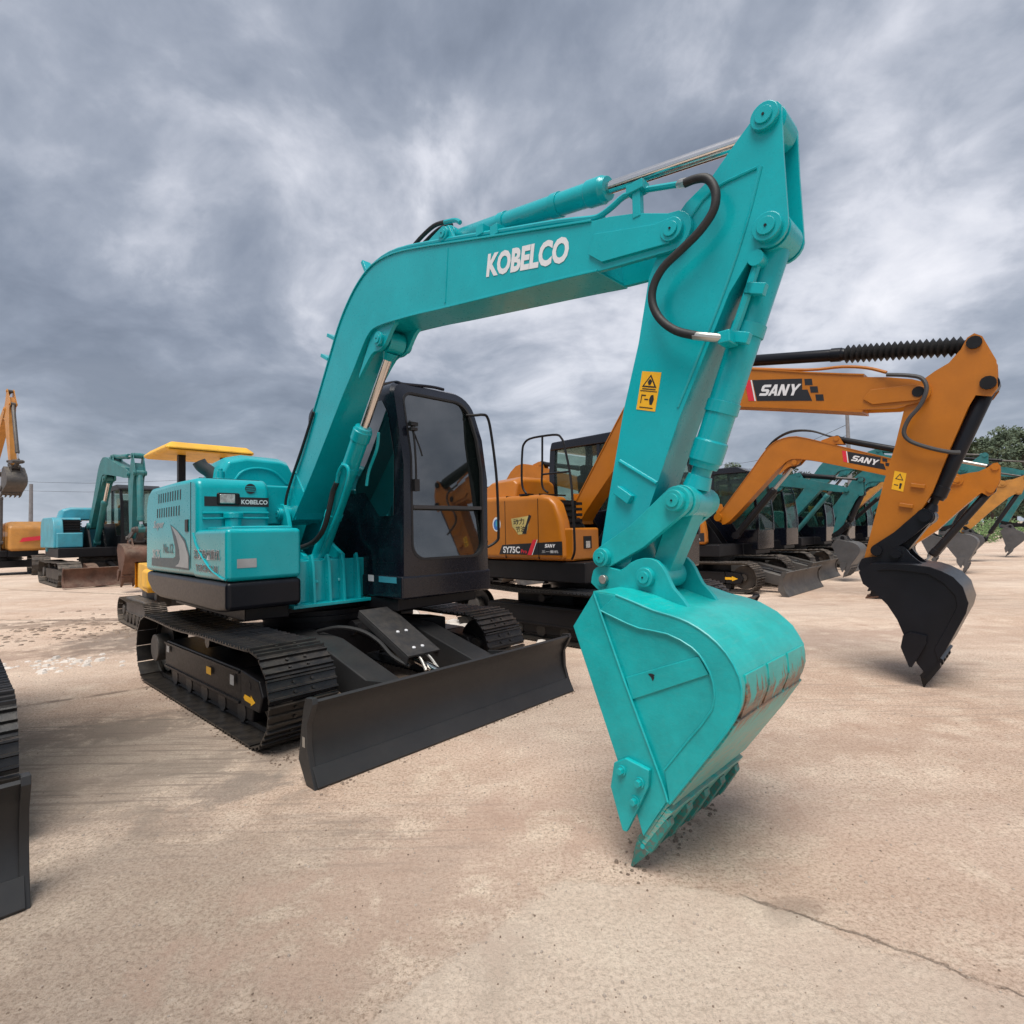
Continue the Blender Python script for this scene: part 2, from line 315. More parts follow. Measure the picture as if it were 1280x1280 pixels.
class MB:
    def __init__(s): s.v = []; s.f = []
    def add(s, vs, fs):
        o = len(s.v); s.v += [tuple(v) for v in vs]; s.f += [tuple(i + o for i in f) for f in fs]; return s
    def box(s, x0, x1, y0, y1, z0, z1, M=None):
        vs = [Vector(p) for p in ((x0, y0, z0), (x1, y0, z0), (x1, y1, z0), (x0, y1, z0), (x0, y0, z1), (x1, y0, z1), (x1, y1, z1), (x0, y1, z1))]
        if M: vs = [M @ v for v in vs]
        return s.add(vs, [(0, 3, 2, 1), (4, 5, 6, 7), (0, 1, 5, 4), (1, 2, 6, 5), (2, 3, 7, 6), (3, 0, 4, 7)])
    def prism(s, pts, y0, y1):                     # outline in x,z extruded along y
        a = sum(pts[i][0] * pts[(i + 1) % len(pts)][1] - pts[(i + 1) % len(pts)][0] * pts[i][1] for i in range(len(pts)))
        if a < 0: pts = pts[::-1]
        n = len(pts)
        vs = [(p[0], y0, p[1]) for p in pts] + [(p[0], y1, p[1]) for p in pts]
        fs = [tuple(range(n)), tuple(range(2 * n - 1, n - 1, -1))] + [(i, i + n, (i + 1) % n + n, (i + 1) % n) for i in range(n)]
        return s.add(vs, fs)
    def prism_x(s, pts, x0, x1):                   # outline in y,z extruded along x
        a = sum(pts[i][0] * pts[(i + 1) % len(pts)][1] - pts[(i + 1) % len(pts)][0] * pts[i][1] for i in range(len(pts)))
        if a < 0: pts = pts[::-1]
        n = len(pts)
        vs = [(x0, p[0], p[1]) for p in pts] + [(x1, p[0], p[1]) for p in pts]
        fs = [tuple(range(n - 1, -1, -1)), tuple(range(n, 2 * n))] + [(i, (i + 1) % n, (i + 1) % n + n, i + n) for i in range(n)]
        return s.add(vs, fs)
    def prism_z(s, pts, z0, z1):
        a = sum(pts[i][0] * pts[(i + 1) % len(pts)][1] - pts[(i + 1) % len(pts)][0] * pts[i][1] for i in range(len(pts)))
        if a < 0: pts = pts[::-1]
        n = len(pts)
        vs = [(p[0], p[1], z0) for p in pts] + [(p[0], p[1], z1) for p in pts]
        fs = [tuple(range(n - 1, -1, -1)), tuple(range(n, 2 * n))] + [(i, (i + 1) % n, (i + 1) % n + n, i + n) for i in range(n)]
        return s.add(vs, fs)
    def strip(s, path, y0, y1, t):                 # plate following an x,z path, thickened to one side (left of travel)
        n = len(path); out = []
        for i in range(n):
            a = Vector(path[max(0, i - 1)]); b = Vector(path[min(n - 1, i + 1)]); d = (b - a).normalized()
            out.append((path[i][0] - d.y * t, path[i][1] + d.x * t))
        return s.prism(list(path) + out[::-1], y0, y1)
    def lathe(s, p0, p1, prof, n=20):              # prof = [(fraction or distance along, radius)]
        p0, p1 = Vector(p0), Vector(p1); d = (p1 - p0); L = d.length; d.normalize()
        u = d.orthogonal().normalized(); w = d.cross(u); vs = []; fs = []
        for t_, r in prof:
            c = p0 + d * t_
            vs += [c + (u * math.cos(2 * math.pi * k / n) + w * math.sin(2 * math.pi * k / n)) * r for k in range(n)]
        for j in range(len(prof) - 1):
            fs += [(j * n + k, j * n + (k + 1) % n, (j + 1) * n + (k + 1) % n, (j + 1) * n + k) for k in range(n)]
        fs += [tuple(range(n - 1, -1, -1)), tuple(range((len(prof) - 1) * n, len(prof) * n))]
        return s.add(vs, fs)
    def cyl(s, p0, p1, r, n=20, r1=None):
        L = (Vector(p1) - Vector(p0)).length; return s.lathe(p0, p1, [(0, r), (L, r if r1 is None else r1)], n)
    def ycyl(s, x, z, y0, y1, r, n=24): return s.cyl((x, y0, z), (x, y1, z), r, n)
    def tube(s, pts, r, n=8, sub=4):
        P = [Vector(p) for p in pts]
        if sub > 1 and len(P) > 2:
            Q = []
            for i in range(len(P) - 1):
                a = P[max(0, i - 1)]; b = P[i]; c = P[i + 1]; d = P[min(len(P) - 1, i + 2)]
                for k in range(sub):
                    t_ = k / sub; Q.append(0.5 * ((2 * b) + (c - a) * t_ + (2 * a - 5 * b + 4 * c - d) * t_ ** 2 + (3 * b - a - 3 * c + d) * t_ ** 3))
            P = Q + [P[-1]]
        vs = []; fs = []; u = None
        for i, p in enumerate(P):
            d = (P[min(len(P) - 1, i + 1)] - P[max(0, i - 1)]).normalized()
            u = d.orthogonal().normalized() if u is None else (u - d * u.dot(d)).normalized()
            w = d.cross(u); vs += [p + (u * math.cos(2 * math.pi * k / n) + w * math.sin(2 * math.pi * k / n)) * r for k in range(n)]
        for j in range(len(P) - 1):
            fs += [(j * n + k, j * n + (k + 1) % n, (j + 1) * n + (k + 1) % n, (j + 1) * n + k) for k in range(n)]
        fs += [tuple(range(n - 1, -1, -1)), tuple(range((len(P) - 1) * n, len(P) * n))]
        return s.add(vs, fs)
    def rings(s, rings, cap0=True, cap1=True):
        n = len(rings[0]); vs = [p for r in rings for p in r]; fs = []
        for j in range(len(rings) - 1):
            fs += [(j * n + k, j * n + (k + 1) % n, (j + 1) * n + (k + 1) % n, (j + 1) * n + k) for k in range(n)]
        if cap0: fs.append(tuple(range(n - 1, -1, -1)))
        if cap1: fs.append(tuple(range((len(rings) - 1) * n, len(rings) * n)))
        return s.add(vs, fs)
    def mesh(s, name, mat, angle=32):
        me = bpy.data.meshes.new(name); me.from_pydata([tuple(v) for v in s.v], [], s.f)
        me.materials.append(MAT[mat])
        for p in me.polygons: p.use_smooth = True
        me.set_sharp_from_angle(angle=R(angle)); me.update(); return me
    def build(s, name, mat, parent=None, rz=0.0, bevel=0.0, seg=2, angle=32):
        o = bpy.data.objects.new(name, s.mesh(name, mat, angle)); col.objects.link(o)
        o.parent = parent
        if rz: o.rotation_euler = (0, 0, rz)
        if bevel:
            b = o.modifiers.new('bevel', 'BEVEL'); b.width = bevel; b.segments = seg; b.limit_method = 'ANGLE'; b.angle_limit = R(38)
            b.harden_normals = True
        return o


def top(name, label, cat, loc=(0, 0, 0), rz=0.0, group=None, kind=None):
    o = bpy.data.objects.new(name, None); col.objects.link(o); o.empty_display_size = 0.3
    o.location = loc; o.rotation_euler = (0, 0, rz); o['label'] = label; o['category'] = cat
    if group: o['group'] = group
    return o


def tag(o, label=None, cat=None, group=None, kind=None):
    if label: o['label'] = label
    if cat: o['category'] = cat
    if group: o['group'] = group
    if kind: o['kind'] = kind
    return o


def text(name, s, org, u, v, w, h, mat, parent, shear=0.0, bold=0.0, thick=0.0012):
    """flat lettering filling a w x h box whose lower-left corner is org, running along u with up v"""
    cu = bpy.data.curves.new('lettering_curve', 'FONT'); cu.body = s; cu.size = 1; cu.shear = shear; cu.offset = bold; cu.resolution_u = 3; cu.extrude = 0.0
    ob = bpy.data.objects.new('lettering_tmp', cu)
    me = bpy.data.meshes.new_from_object(ob); bpy.data.objects.remove(ob)
    xs = [q.co.x for q in me.vertices]; ys = [q.co.y for q in me.vertices]
    if not xs: return None
    x0, x1, y0, y1 = min(xs), max(xs), min(ys), max(ys)
    u, v, org = Vector(u), Vector(v), Vector(org); n = u.cross(v).normalized()
    vs = [tuple(org + u * ((q.co.x - x0) / (x1 - x0) * w) + v * ((q.co.y - y0) / (y1 - y0) * h) + n * thick) for q in me.vertices]
    fs = [tuple(p.vertices) for p in me.polygons]
    m = MB(); m.v = vs; m.f = fs
    return m.build(name, mat, parent)


def decal(pts3, n, t_=0.0008):
    n = Vector(n); m = MB(); k = len(pts3)
    a = [Vector(p) for p in pts3]; b = [p + n * t_ for p in a]
    m.add(a + b, [tuple(range(k)), tuple(range(2 * k - 1, k - 1, -1))] + [(i, (i + 1) % k, (i + 1) % k + k, i + k) for i in range(k)])
    return m


def spline(pts, sub=4):
    out = []
    for i in range(len(pts) - 1):
        a = Vector(pts[max(0, i - 1)]); b = Vector(pts[i]); c = Vector(pts[i + 1]); d = Vector(pts[min(len(pts) - 1, i + 2)])
        for k in range(sub):
            t_ = k / sub; q = 0.5 * ((2 * b) + (c - a) * t_ + (2 * a - 5 * b + 4 * c - d) * t_ ** 2 + (3 * b - a - 3 * c + d) * t_ ** 3); out.append((q.x, q.y))
    return out + [tuple(pts[-1])]


def circ(x, z, r, a0, a1, n):
    return [(x + r * math.cos(R(a0 + (a1 - a0) * k / n)), z + r * math.sin(R(a0 + (a1 - a0) * k / n))) for k in range(n + 1)]


def sim(p0, p1, q0, q1):
    """similarity taking p0->q0, p1->q1 in the x,z plane"""
    a = complex(*p1) - complex(*p0); b = complex(*q1) - complex(*q0); k = b / a
    def f(p):
        z = (complex(*p) - complex(*p0)) * k + complex(*q0); return (z.real, z.imag)
    f.k = abs(k); return f


# ------------------------------------------------------------------ excavator shapes (x forward, z up, metres)
YC = -0.205                                        # boom centre plane
UP = (0, 0, 1); XF = (1, 0, 0); YL = (0, 1, 0)

MAIN = dict(
    F=(0.0, 1.545), T=(3.815, 2.605), E=(3.43, 1.115), K=(3.655, 0.0),
    boom_up=[(0.045, 1.60), (0.06, 1.83), (0.25, 2.02), (0.47, 2.30), (0.66, 2.56), (0.83, 2.80), (0.96, 2.98), (1.10, 3.12), (1.27, 3.235), (1.47, 3.30), (1.74, 3.283), (2.08, 3.198), (2.33, 3.125), (2.81, 2.985), (3.40, 2.815)],
    boom_lo=[(0.11, 1.49), (0.45, 1.83), (0.78, 2.18), (1.00, 2.416), (1.17, 2.585), (1.29, 2.715), (1.40, 2.815), (1.54, 2.845), (1.94, 2.80), (2.23, 2.755), (2.735, 2.68), (3.20, 2.612), (3.43, 2.575)],
    fork=[(3.25, 2.60), (3.35, 2.83), (3.50, 2.80), (3.64, 2.757), (3.795, 2.69)] + circ(3.815, 2.605, 0.082, 70, -95, 8) + [(3.45, 2.563)],
    cheek=[(3.385, 2.66), (3.42, 2.745), (3.74, 2.66), (3.80, 2.66), (3.845, 2.60), (3.80, 2.552), (3.46, 2.595)],
    arm_full=[(4.141, 2.915)] + circ(4.195, 2.897, 0.058, 160, 20, 6) + [(4.25, 2.736), (4.257, 2.50)] + circ(4.188, 2.472, 0.070, 10, -100, 6) + [(4.154, 2.411), (4.123, 2.392), (4.032, 2.275), (3.958, 2.124), (3.801, 1.806), (3.636, 1.409), (3.543, 1.191), (3.49, 1.085)] + circ(3.43, 1.115, 0.068, -30, -165, 5) + [(3.381, 1.235), (3.441, 1.505), (3.532, 1.889), (3.62, 2.178), (3.682, 2.46), (3.78, 2.64), (3.865, 2.715), (3.976, 2.770), (4.07, 2.855)],
    arm_box=[(4.157, 2.735), (4.17, 2.52), (4.09, 2.36), (4.032, 2.275), (3.958, 2.124), (3.801, 1.806), (3.636, 1.409), (3.543, 1.191), (3.49, 1.085), (3.40, 1.055), (3.365, 1.12), (3.381, 1.235), (3.441, 1.505), (3.532, 1.889), (3.62, 2.178), (3.682, 2.46), (3.78, 2.64), (3.865, 2.715), (3.976, 2.762)],
    arm_top=(4.193, 2.897), arm_cyl_lug=(2.26, 3.225), bk_cyl_pin=(4.188, 2.472), link_arm=(3.434, 1.222), link_mid=(3.80, 1.463), link_bk=(3.655, 1.141),
    boomcyl_base=(0.30, 1.10), boomcyl_rod=(1.53, 2.745),
    side=[(3.525, 1.087), (3.412, 0.934), (3.619, 0.422), (3.705, 0.233), (3.73, 0.157), (3.841, 0.323), (4.023, 0.577), (4.097, 0.688), (4.122, 0.76), (4.118, 0.835), (4.078, 0.907), (4.017, 0.959), (3.943, 0.998), (3.875, 1.016), (3.802, 1.028), (3.725, 1.052), (3.633, 1.08)],
    wrap=[(3.515, 1.09), (3.633, 1.083), (3.725, 1.057), (3.802, 1.034), (3.875, 1.021), (3.943, 1.003), (4.017, 0.965), (4.08, 0.91), (4.122, 0.836), (4.127, 0.76), (4.101, 0.686), (4.027, 0.573), (3.845, 0.319), (3.735, 0.150)],
    inner=[(3.552, 1.015), (3.645, 0.985), (3.739, 0.960), (3.857, 0.952), (3.955, 0.914), (4.001, 0.867), (4.03, 0.80), (4.023, 0.704), (3.93, 0.575), (3.829, 0.439)],
    ear=[(3.36, 1.10), (3.375, 1.16), (3.43, 1.185), (3.52, 1.165), (3.575, 1.20), (3.639, 1.222), (3.705, 1.212), (3.745, 1.163), (3.777, 1.10), (3.845, 1.022), (3.76, 1.02), (3.60, 1.05), (3.45, 1.045)],
    bk_w=0.345, teeth=5,
)
SANY = dict(MAIN)
SANY.update(
    F=(0.03, 1.50), T=(3.766, 2.47), E=(3.345, 0.965), K=(3.735, 0.0),
    boom_up=[(0.00, 1.58), (0.067, 1.725), (0.30, 2.06), (0.56, 2.43), (0.80, 2.77), (0.98, 2.99), (1.18, 3.14), (1.42, 3.19), (1.75, 3.13), (2.387, 2.972), (2.912, 2.82), (3.373, 2.70)],
    boom_lo=[(0.10, 1.42), (0.198, 1.571), (0.45, 1.86), (0.697, 2.138), (0.90, 2.38), (1.10, 2.62), (1.30, 2.74), (1.55, 2.755), (2.251, 2.62), (2.85, 2.49), (3.35, 2.375)],
    fork=[(3.20, 2.41), (3.30, 2.70), (3.55, 2.645), (3.725, 2.59)] + circ(3.766, 2.47, 0.088, 60, -95, 8) + [(3.60, 2.36)],
    cheek=[(3.36, 2.48), (3.42, 2.555), (3.74, 2.54), (3.82, 2.50), (3.82, 2.44), (3.76, 2.40), (3.43, 2.42)],
    arm_full=[(4.10, 2.86), (4.146, 2.885), (4.194, 2.848), (4.272, 2.632), (4.272, 2.41), (4.232, 2.35), (4.135, 2.377), (4.081, 2.276), (3.947, 1.937), (3.827, 1.607), (3.708, 1.394), (3.544, 1.126), (3.43, 1.0)] + circ(3.345, 0.965, 0.07, -20, -150, 5) + [(3.319, 1.076), (3.487, 1.725), (3.578, 2.028), (3.658, 2.349), (3.76, 2.55), (3.88, 2.63), (3.975, 2.679), (4.057, 2.773)],
    arm_box=[(4.14, 2.69), (4.16, 2.50), (4.081, 2.276), (3.947, 1.937), (3.827, 1.607), (3.708, 1.394), (3.544, 1.126), (3.40, 0.97), (3.335, 0.94), (3.319, 1.076), (3.487, 1.725), (3.578, 2.028), (3.658, 2.349), (3.76, 2.55), (3.88, 2.63), (3.975, 2.67)],
    arm_top=(4.143, 2.807), arm_cyl_lug=(2.05, 3.15), bk_cyl_pin=(4.216, 2.46), link_arm=(3.42, 1.109), link_mid=(3.77, 1.40), link_bk=(3.56, 1.085),
    boomcyl_base=(0.30, 1.08), boomcyl_rod=(1.45, 2.66),
    side=[(3.394, 0.99), (3.313, 0.93), (3.341, 0.826), (3.423, 0.76), (3.513, 0.656), (3.577, 0.539), (3.647, 0.331), (3.70, 0.19), (3.75, 0.12), (3.837, 0.239), (3.892, 0.337), (3.958, 0.487), (4.023, 0.633), (4.041, 0.711), (4.011, 0.836), (3.954, 0.91), (3.88, 0.955), (3.812, 0.983), (3.69, 1.0), (3.571, 1.0)],
    wrap=[(3.40, 1.0), (3.571, 1.006), (3.69, 1.006), (3.814, 0.989), (3.885, 0.96), (3.96, 0.913), (4.017, 0.838), (4.047, 0.711), (4.029, 0.631), (3.963, 0.485), (3.896, 0.333), (3.84, 0.235), (3.76, 0.115)],
    inner=[(3.45, 0.95), (3.60, 0.955), (3.80, 0.93), (3.90, 0.86), (3.97, 0.76), (3.975, 0.68), (3.90, 0.50), (3.82, 0.33)],
    ear=[(3.27, 0.96), (3.30, 1.03), (3.36, 1.05), (3.44, 1.06), (3.50, 1.12), (3.56, 1.15), (3.62, 1.14), (3.66, 1.08), (3.74, 1.0), (3.80, 0.96), (3.60, 0.97), (3.40, 0.93), (3.30, 0.90)],
)


def posed(base, F, T, E, K, arm=None):
    """the same machine with its boom, arm and bucket turned to other positions"""
    d = dict(base); fb = sim(base['F'], base['T'], F, T); fa = sim(base['T'], base['E'], T, E); fk = sim(base['E'], base['K'], E, K)
    for k in ('boom_up', 'boom_lo', 'fork', 'cheek'): d[k] = [fb(p) for p in base[k]]
    for k in ('arm_full', 'arm_box'): d[k] = [fa(p) for p in base[k]]
    for k in ('side', 'wrap', 'inner', 'ear'): d[k] = [fk(p) for p in base[k]]
    for k in ('arm_top', 'bk_cyl_pin', 'link_arm'): d[k] = fa(base[k])
    d['arm_cyl_lug'] = fb(base['arm_cyl_lug']); d['boomcyl_rod'] = fb(base['boomcyl_rod']); d['link_bk'] = fk(base['link_bk'])
    A, C = Vector(d['link_arm']), Vector(d['link_bk'])
    r1 = (Vector(base['link_mid']) - Vector(base['link_arm'])).length * fa.k; r2 = (Vector(base['link_mid']) - Vector(base['link_bk'])).length * fk.k
    D = (C - A).length; D = min(D, (r1 + r2) * 0.99)
    a = (r1 * r1 - r2 * r2 + D * D) / (2 * D); h = math.sqrt(max(0, r1 * r1 - a * a)); e = (C - A).normalized()
    q1 = A + e * a + Vector((-e.y, e.x)) * h; q2 = A + e * a - Vector((-e.y, e.x)) * h
    tp = Vector(d['bk_cyl_pin']); d['link_mid'] = tuple(q1 if (q1 - tp).length < (q2 - tp).length else q2)
    d.update(F=F, T=T, E=E, K=K); d['fb'], d['fa'], d['fk'] = fb, fa, fk
    return d


def hydraulic(root, name, p0, p1, r, split, mbar, mrod, rz, det, y=YC, band=True, rodr=None):
    """cylinder barrel from p0, chrome rod to p1 (x,z points)"""
    a = Vector((p0[0], y, p0[1])); b = Vector((p1[0], y, p1[1])); d = (b - a); L = d.length; d.normalize(); s = L * split
    n = 24 if det > 1 else 14
    m = MB(); rr = rodr or r * 0.52
    prof = [(0.02, r * 0.7), (0.05, r), (s - 0.12, r), (s - 0.115, r * 1.13), (s - 0.03, r * 1.13), (s - 0.025, r * 1.05), (s, r * 0.95)]
    m.lathe(a, b, prof, n)
    m.ycyl(p0[0], p0[1], y - 0.07, y + 0.07, r * 1.15, n)
    o = m.build(name, mbar, root, rz, bevel=0.003 if det > 1 else 0)
    k = MB(); k.lathe(a + d * (s - 0.02), b, [(0, rr), (L - s - 0.05, rr)], n); k.build('piston_rod', mrod, o)
    e = MB(); e.ycyl(p1[0], p1[1], y - 0.065, y + 0.065, r * 1.1, n); e.lathe(b - d * (r * 1.9), b, [(0, rr * 1.2), (r * 0.9, r * 0.95)], n)
    e.build('rod_eye', mbar if mrod != 'rubber' else 'black', o, bevel=0.002 if det > 1 else 0)
    if det > 1 and band:
        for f in (0.38, 0.72):
            c = MB(); q = a + d * (s * f); c.lathe(q - d * 0.025, q, [(0, r * 1.1), (0.05, r * 1.1)], n); c.build('cylinder_clamp', mbar, o, bevel=0.002)
    return o


def pin(root, x, z, y0, y1, r, mat, rz=0, det=1, cap=True):
    m = MB(); m.ycyl(x, z, y0, y1, r, 24 if det > 1 else 12)
    o = m.build('pin', mat, root, rz, bevel=0.004 if det > 1 else 0)
    if det > 1 and cap:
        c = MB(); c.ycyl(x, z, y0 - 0.008, y0 + 0.01, r * 0.62, 20); c.build('pin_cap', mat, o, bevel=0.002)
        g = MB(); g.ycyl(x, z, y0 - 0.011, y0 - 0.005, r * 0.10, 8); g.build('grease_nipple', 'black', o)
    return o


# ------------------------------------------------------------------ undercarriage
SHOE = {}


def shoe_mesh(mat, pitch, width):
    key = (mat, round(pitch, 3), width)
    if key not in SHOE:
        p = pitch
        prof = [(-0.49 * p, 0.0), (0.49 * p, 0.0), (0.49 * p, 0.010), (0.47 * p, 0.026), (0.40 * p, 0.026), (0.37 * p, 0.010), (0.10 * p, 0.010), (0.07 * p, 0.024), (0.00 * p, 0.024),
                (-0.03 * p, 0.010), (-0.26 * p, 0.010), (-0.29 * p, 0.024), (-0.36 * p, 0.024), (-0.39 * p, 0.008), (-0.49 * p, 0.004)]
        mm = MB().prism(prof, -width / 2, width / 2)
        for bx_, by_ in ((-0.16, -0.06), (-0.16, 0.06), (0.24, -0.06), (0.24, 0.06)): mm.lathe((bx_ * p, by_, 0.009), (bx_ * p, by_, 0.022), [(0, 0.011), (0.013, 0.010)], 6)
        SHOE[key] = mm.mesh('track_shoe', mat)
    return SHOE[key]


def track_path(hl, r, n):
    """closed path: bottom, front arc, sagging top, rear arc; returns n evenly spaced (x, z, angle)"""
    pts = []
    for k in range(40): pts.append((-hl + 2 * hl * k / 40, 0.0))
    for k in range(24): a = -90 + 180 * k / 24; pts.append((hl + r * math.cos(R(a)), r + r * math.sin(R(a))))
    for k in range(40):
        f = k / 40; pts.append((hl - 2 * hl * f, 2 * r - 0.018 * math.sin(math.pi * f) * (1 + 0.5 * math.cos(3 * math.pi * f))))
    for k in range(24): a = 90 + 180 * k / 24; pts.append((-hl + r * math.cos(R(a)), r + r * math.sin(R(a))))
    P = [Vector(p) for p in pts]; N = len(P); L = [0]
    for i in range(N): L.append(L[-1] + (P[(i + 1) % N] - P[i]).length)
    out = []
    for k in range(n):
        s = (k + 0.5) / n * L[-1]
        i = max(j for j in range(N) if L[j] <= s); f = (s - L[i]) / (L[i + 1] - L[i]); q = P[i].lerp(P[(i + 1) % N], f); d = P[(i + 1) % N] - P[i]
        out.append((q.x, q.y, math.atan2(d.y, d.x)))
    return out, L[-1], P


def undercarriage(root, det, mt, mf, sc=1.0, bx=2.05, blade=True, mb='blade_black', hubs='steel_dirty', sides=(-1, 1), arrow=True, blade_z=0.0, track_mat=None):
    hl, r, w, yc, wd = 1.19 * sc, 0.292 * sc, 0.45 * sc, 0.925 * sc, 0.45 * sc
    n = 44; path, L, P = track_path(hl, r, n); zoff = 0.026
    for s in sides:
        y = s * yc
        t = MB()                                   # link chain
        inner = [(p.x * 0.985, r + (p.y - r) * 0.86) for p in P]; outer = [(p.x, r + (p.y - r) * 0.985) for p in P]
        k = len(P); vs = []; fs = []
        for yy in (y - 0.07, y + 0.07):
            vs += [(p[0], yy, p[1] + zoff) for p in outer] + [(p[0], yy, p[1] + zoff) for p in inner]
        for i in range(k):
            j = (i + 1) % k
            fs += [(i, j, j + k, i + k), (2 * k + j, 2 * k + i, 3 * k + i, 3 * k + j), (i + k, j + k, j + 3 * k, i + 3 * k), (j, i, i + 2 * k, j + 2 * k)]
        t.add(vs, fs)
        tr = t.build('track', mt, root)
        if det >= 1:
            me = shoe_mesh(mt, L / n, wd)
            for (x, z, a) in path:
                # the outward side of the shoe faces away from the loop
                o = bpy.data.objects.new('track_shoe', me); col.objects.link(o); o.parent = tr
                o.location = (x, y, z + zoff); o.rotation_euler = (math.pi, -a, 0)
        else:
            m = MB(); p = L / n
            for (x, z, a) in path:
                ca, sa = math.cos(a), math.sin(a)
                q = [(x + u * ca + v * sa, z + zoff + u * sa - v * ca) for u, v in ((-0.49 * p, 0), (0.49 * p, 0), (0.49 * p, 0.022), (0.40 * p, 0.024), (0.36 * p, 0.008), (-0.49 * p, 0.006))]
                m.prism(q, y - wd / 2, y + wd / 2)
            tag(m.build('track_shoes', mt, tr), kind='stuff')
        f = MB()                                   # track frame with sloping top, and cover by the idler
        ys0, ys1 = (y - 0.13 * sc, y + 0.13 * sc)
        f.prism([(-0.92 * sc, 0.19), (-0.92 * sc, 0.40), (-0.86 * sc, 0.425), (0.80 * sc, 0.425), (0.83 * sc, 0.40), (0.83 * sc, 0.20), (0.75 * sc, 0.17), (-0.86 * sc, 0.17)], ys0, ys1)
        f.prism([(0.84 * sc, 0.19), (0.84 * sc, 0.43), (1.14 * sc, 0.40), (1.20 * sc, 0.30), (1.14 * sc, 0.19)], ys0 - 0.01, ys1 + 0.01)
        f.prism([(-0.85 * sc, 0.07), (-0.90 * sc, 0.18), (0.95 * sc, 0.18), (0.92 * sc, 0.07)], y - 0.095 * sc, y + 0.095 * sc)
        fr = f.build('track_frame', mf, root, bevel=0.012 if det else 0)
        if det:
            b = MB(); yo = ys0 - 0.001 if s < 0 else ys1 + 0.001
            ya, yb = (yo - 0.012, yo) if s < 0 else (yo, yo + 0.012)
            b.box(-0.90 * sc, 0.81 * sc, ya, yb, 0.395, 0.41); b.box(-0.90 * sc, 0.81 * sc, ya, yb, 0.19, 0.205)
            b.build('frame_rib', mf, fr)
        h = MB(); h.ycyl(-hl, r + zoff, y - 0.045, y + 0.045, r * 0.80, 28)
        sp_ = h.build('sprocket', mt, root)
        h = MB(); yo = y - 0.15 * sc if s < 0 else y + 0.15 * sc
        h.ycyl(-hl, r + zoff, min(y, yo), max(y, yo), 0.125 * sc, 24); h.build('sprocket_hub', hubs, sp_, bevel=0.01 if det else 0)
        h = MB(); h.ycyl(hl, r + zoff, y - 0.05, y + 0.05, r * 0.80, 28); h.ycyl(hl, r + zoff, y - 0.10, y + 0.10, 0.07, 16)
        h.build('idler', mt, root)
        for x in [(-0.75 + 0.375 * i) * sc for i in range(5)]:
            m = MB(); m.ycyl(x, 0.115, y - 0.10, y + 0.10, 0.075, 14); m.build('track_roller', mt, root)
        m = MB(); m.ycyl(0.0, 2 * r - 0.075, y - 0.08, y + 0.08, 0.05, 12); m.build('carrier_roller', mt, root)
    c = MB()                                       # centre frame, swing ring
    z0, z1 = 0.30, 0.56
    c.prism_z([(-0.62 * sc, -0.78 * sc), (-0.30 * sc, -0.42 * sc), (-0.42 * sc, 0.0), (-0.30 * sc, 0.42 * sc), (-0.62 * sc, 0.78 * sc), (-0.15 * sc, 0.78 * sc), (0.15 * sc, 0.55 * sc), (0.62 * sc, 0.78 * sc), (0.85 * sc, 0.78 * sc),
               (0.55 * sc, 0.40 * sc), (0.60 * sc, 0.0), (0.55 * sc, -0.40 * sc), (0.85 * sc, -0.78 * sc), (0.62 * sc, -0.78 * sc), (0.15 * sc, -0.55 * sc), (-0.15 * sc, -0.78 * sc)], z0, z1)
    cf = c.build('centre_frame', mf, root, bevel=0.01 if det else 0)
    c = MB(); c.cyl((0, 0, z1 - 0.01), (0, 0, 0.70), 0.52 * sc, 40); c.cyl((0, 0, 0.62), (0, 0, 0.66), 0.56 * sc, 40); c.build('swing_ring', mf, root)
    if blade:
        X = bx * sc; W = 1.15 * sc; dz = blade_z
        prof = [(X, 0.02), (X - 0.055, 0.10), (X - 0.095, 0.20), (X - 0.10, 0.30), (X - 0.075, 0.39), (X - 0.015, 0.455), (X - 0.035, 0.465), (X - 0.13, 0.39), (X - 0.15, 0.20), (X - 0.10, 0.09), (X - 0.05, 0.02)]
        prof = [(a, b + dz) for a, b in prof]
        m = MB(); m.prism(prof[:6] + prof[6:], -W + 0.02, W - 0.02)
        bl = m.build('dozer_blade', mb, root, bevel=0.003 if det else 0)
        m = MB(); m.prism([(X + 0.006, 0.0 + dz), (X + 0.012, 0.012 + dz), (X - 0.046, 0.105 + dz), (X - 0.062, 0.095 + dz), (X - 0.02, 0.0 + dz)], -W + 0.015, W - 0.015); m.build('cutting_edge', mb, bl, bevel=0.002 if det else 0)
        for s in (-1, 1):
            m = MB(); y0 = s * W; ya, yb = min(y0, y0 - s * 0.03), max(y0, y0 - s * 0.03)
            m.prism([(X + 0.004, 0.0 + dz), (X - 0.045, 0.10 + dz), (X - 0.075, 0.20 + dz), (X - 0.078, 0.33 + dz), (X - 0.01, 0.445 + dz), (X - 0.02, 0.478 + dz), (X - 0.09, 0.47 + dz), (X - 0.115, 0.42 + dz), (X - 0.145, 0.30 + dz), (X - 0.18, 0.12 + dz), (X - 0.09, 0.0 + dz)], ya, yb)
            sp2 = m.build('side_plate', mb, bl, bevel=0.003 if det else 0)
            if det > 1 and s < 0:
                tag(decal([(X - 0.128, ya - 0.0015, 0.20), (X - 0.098, ya - 0.0015, 0.20), (X - 0.098, ya - 0.0015, 0.255), (X - 0.128, ya - 0.0015, 0.255)], (0, -1, 0)).build('serial_plate', 'zinc', sp2))
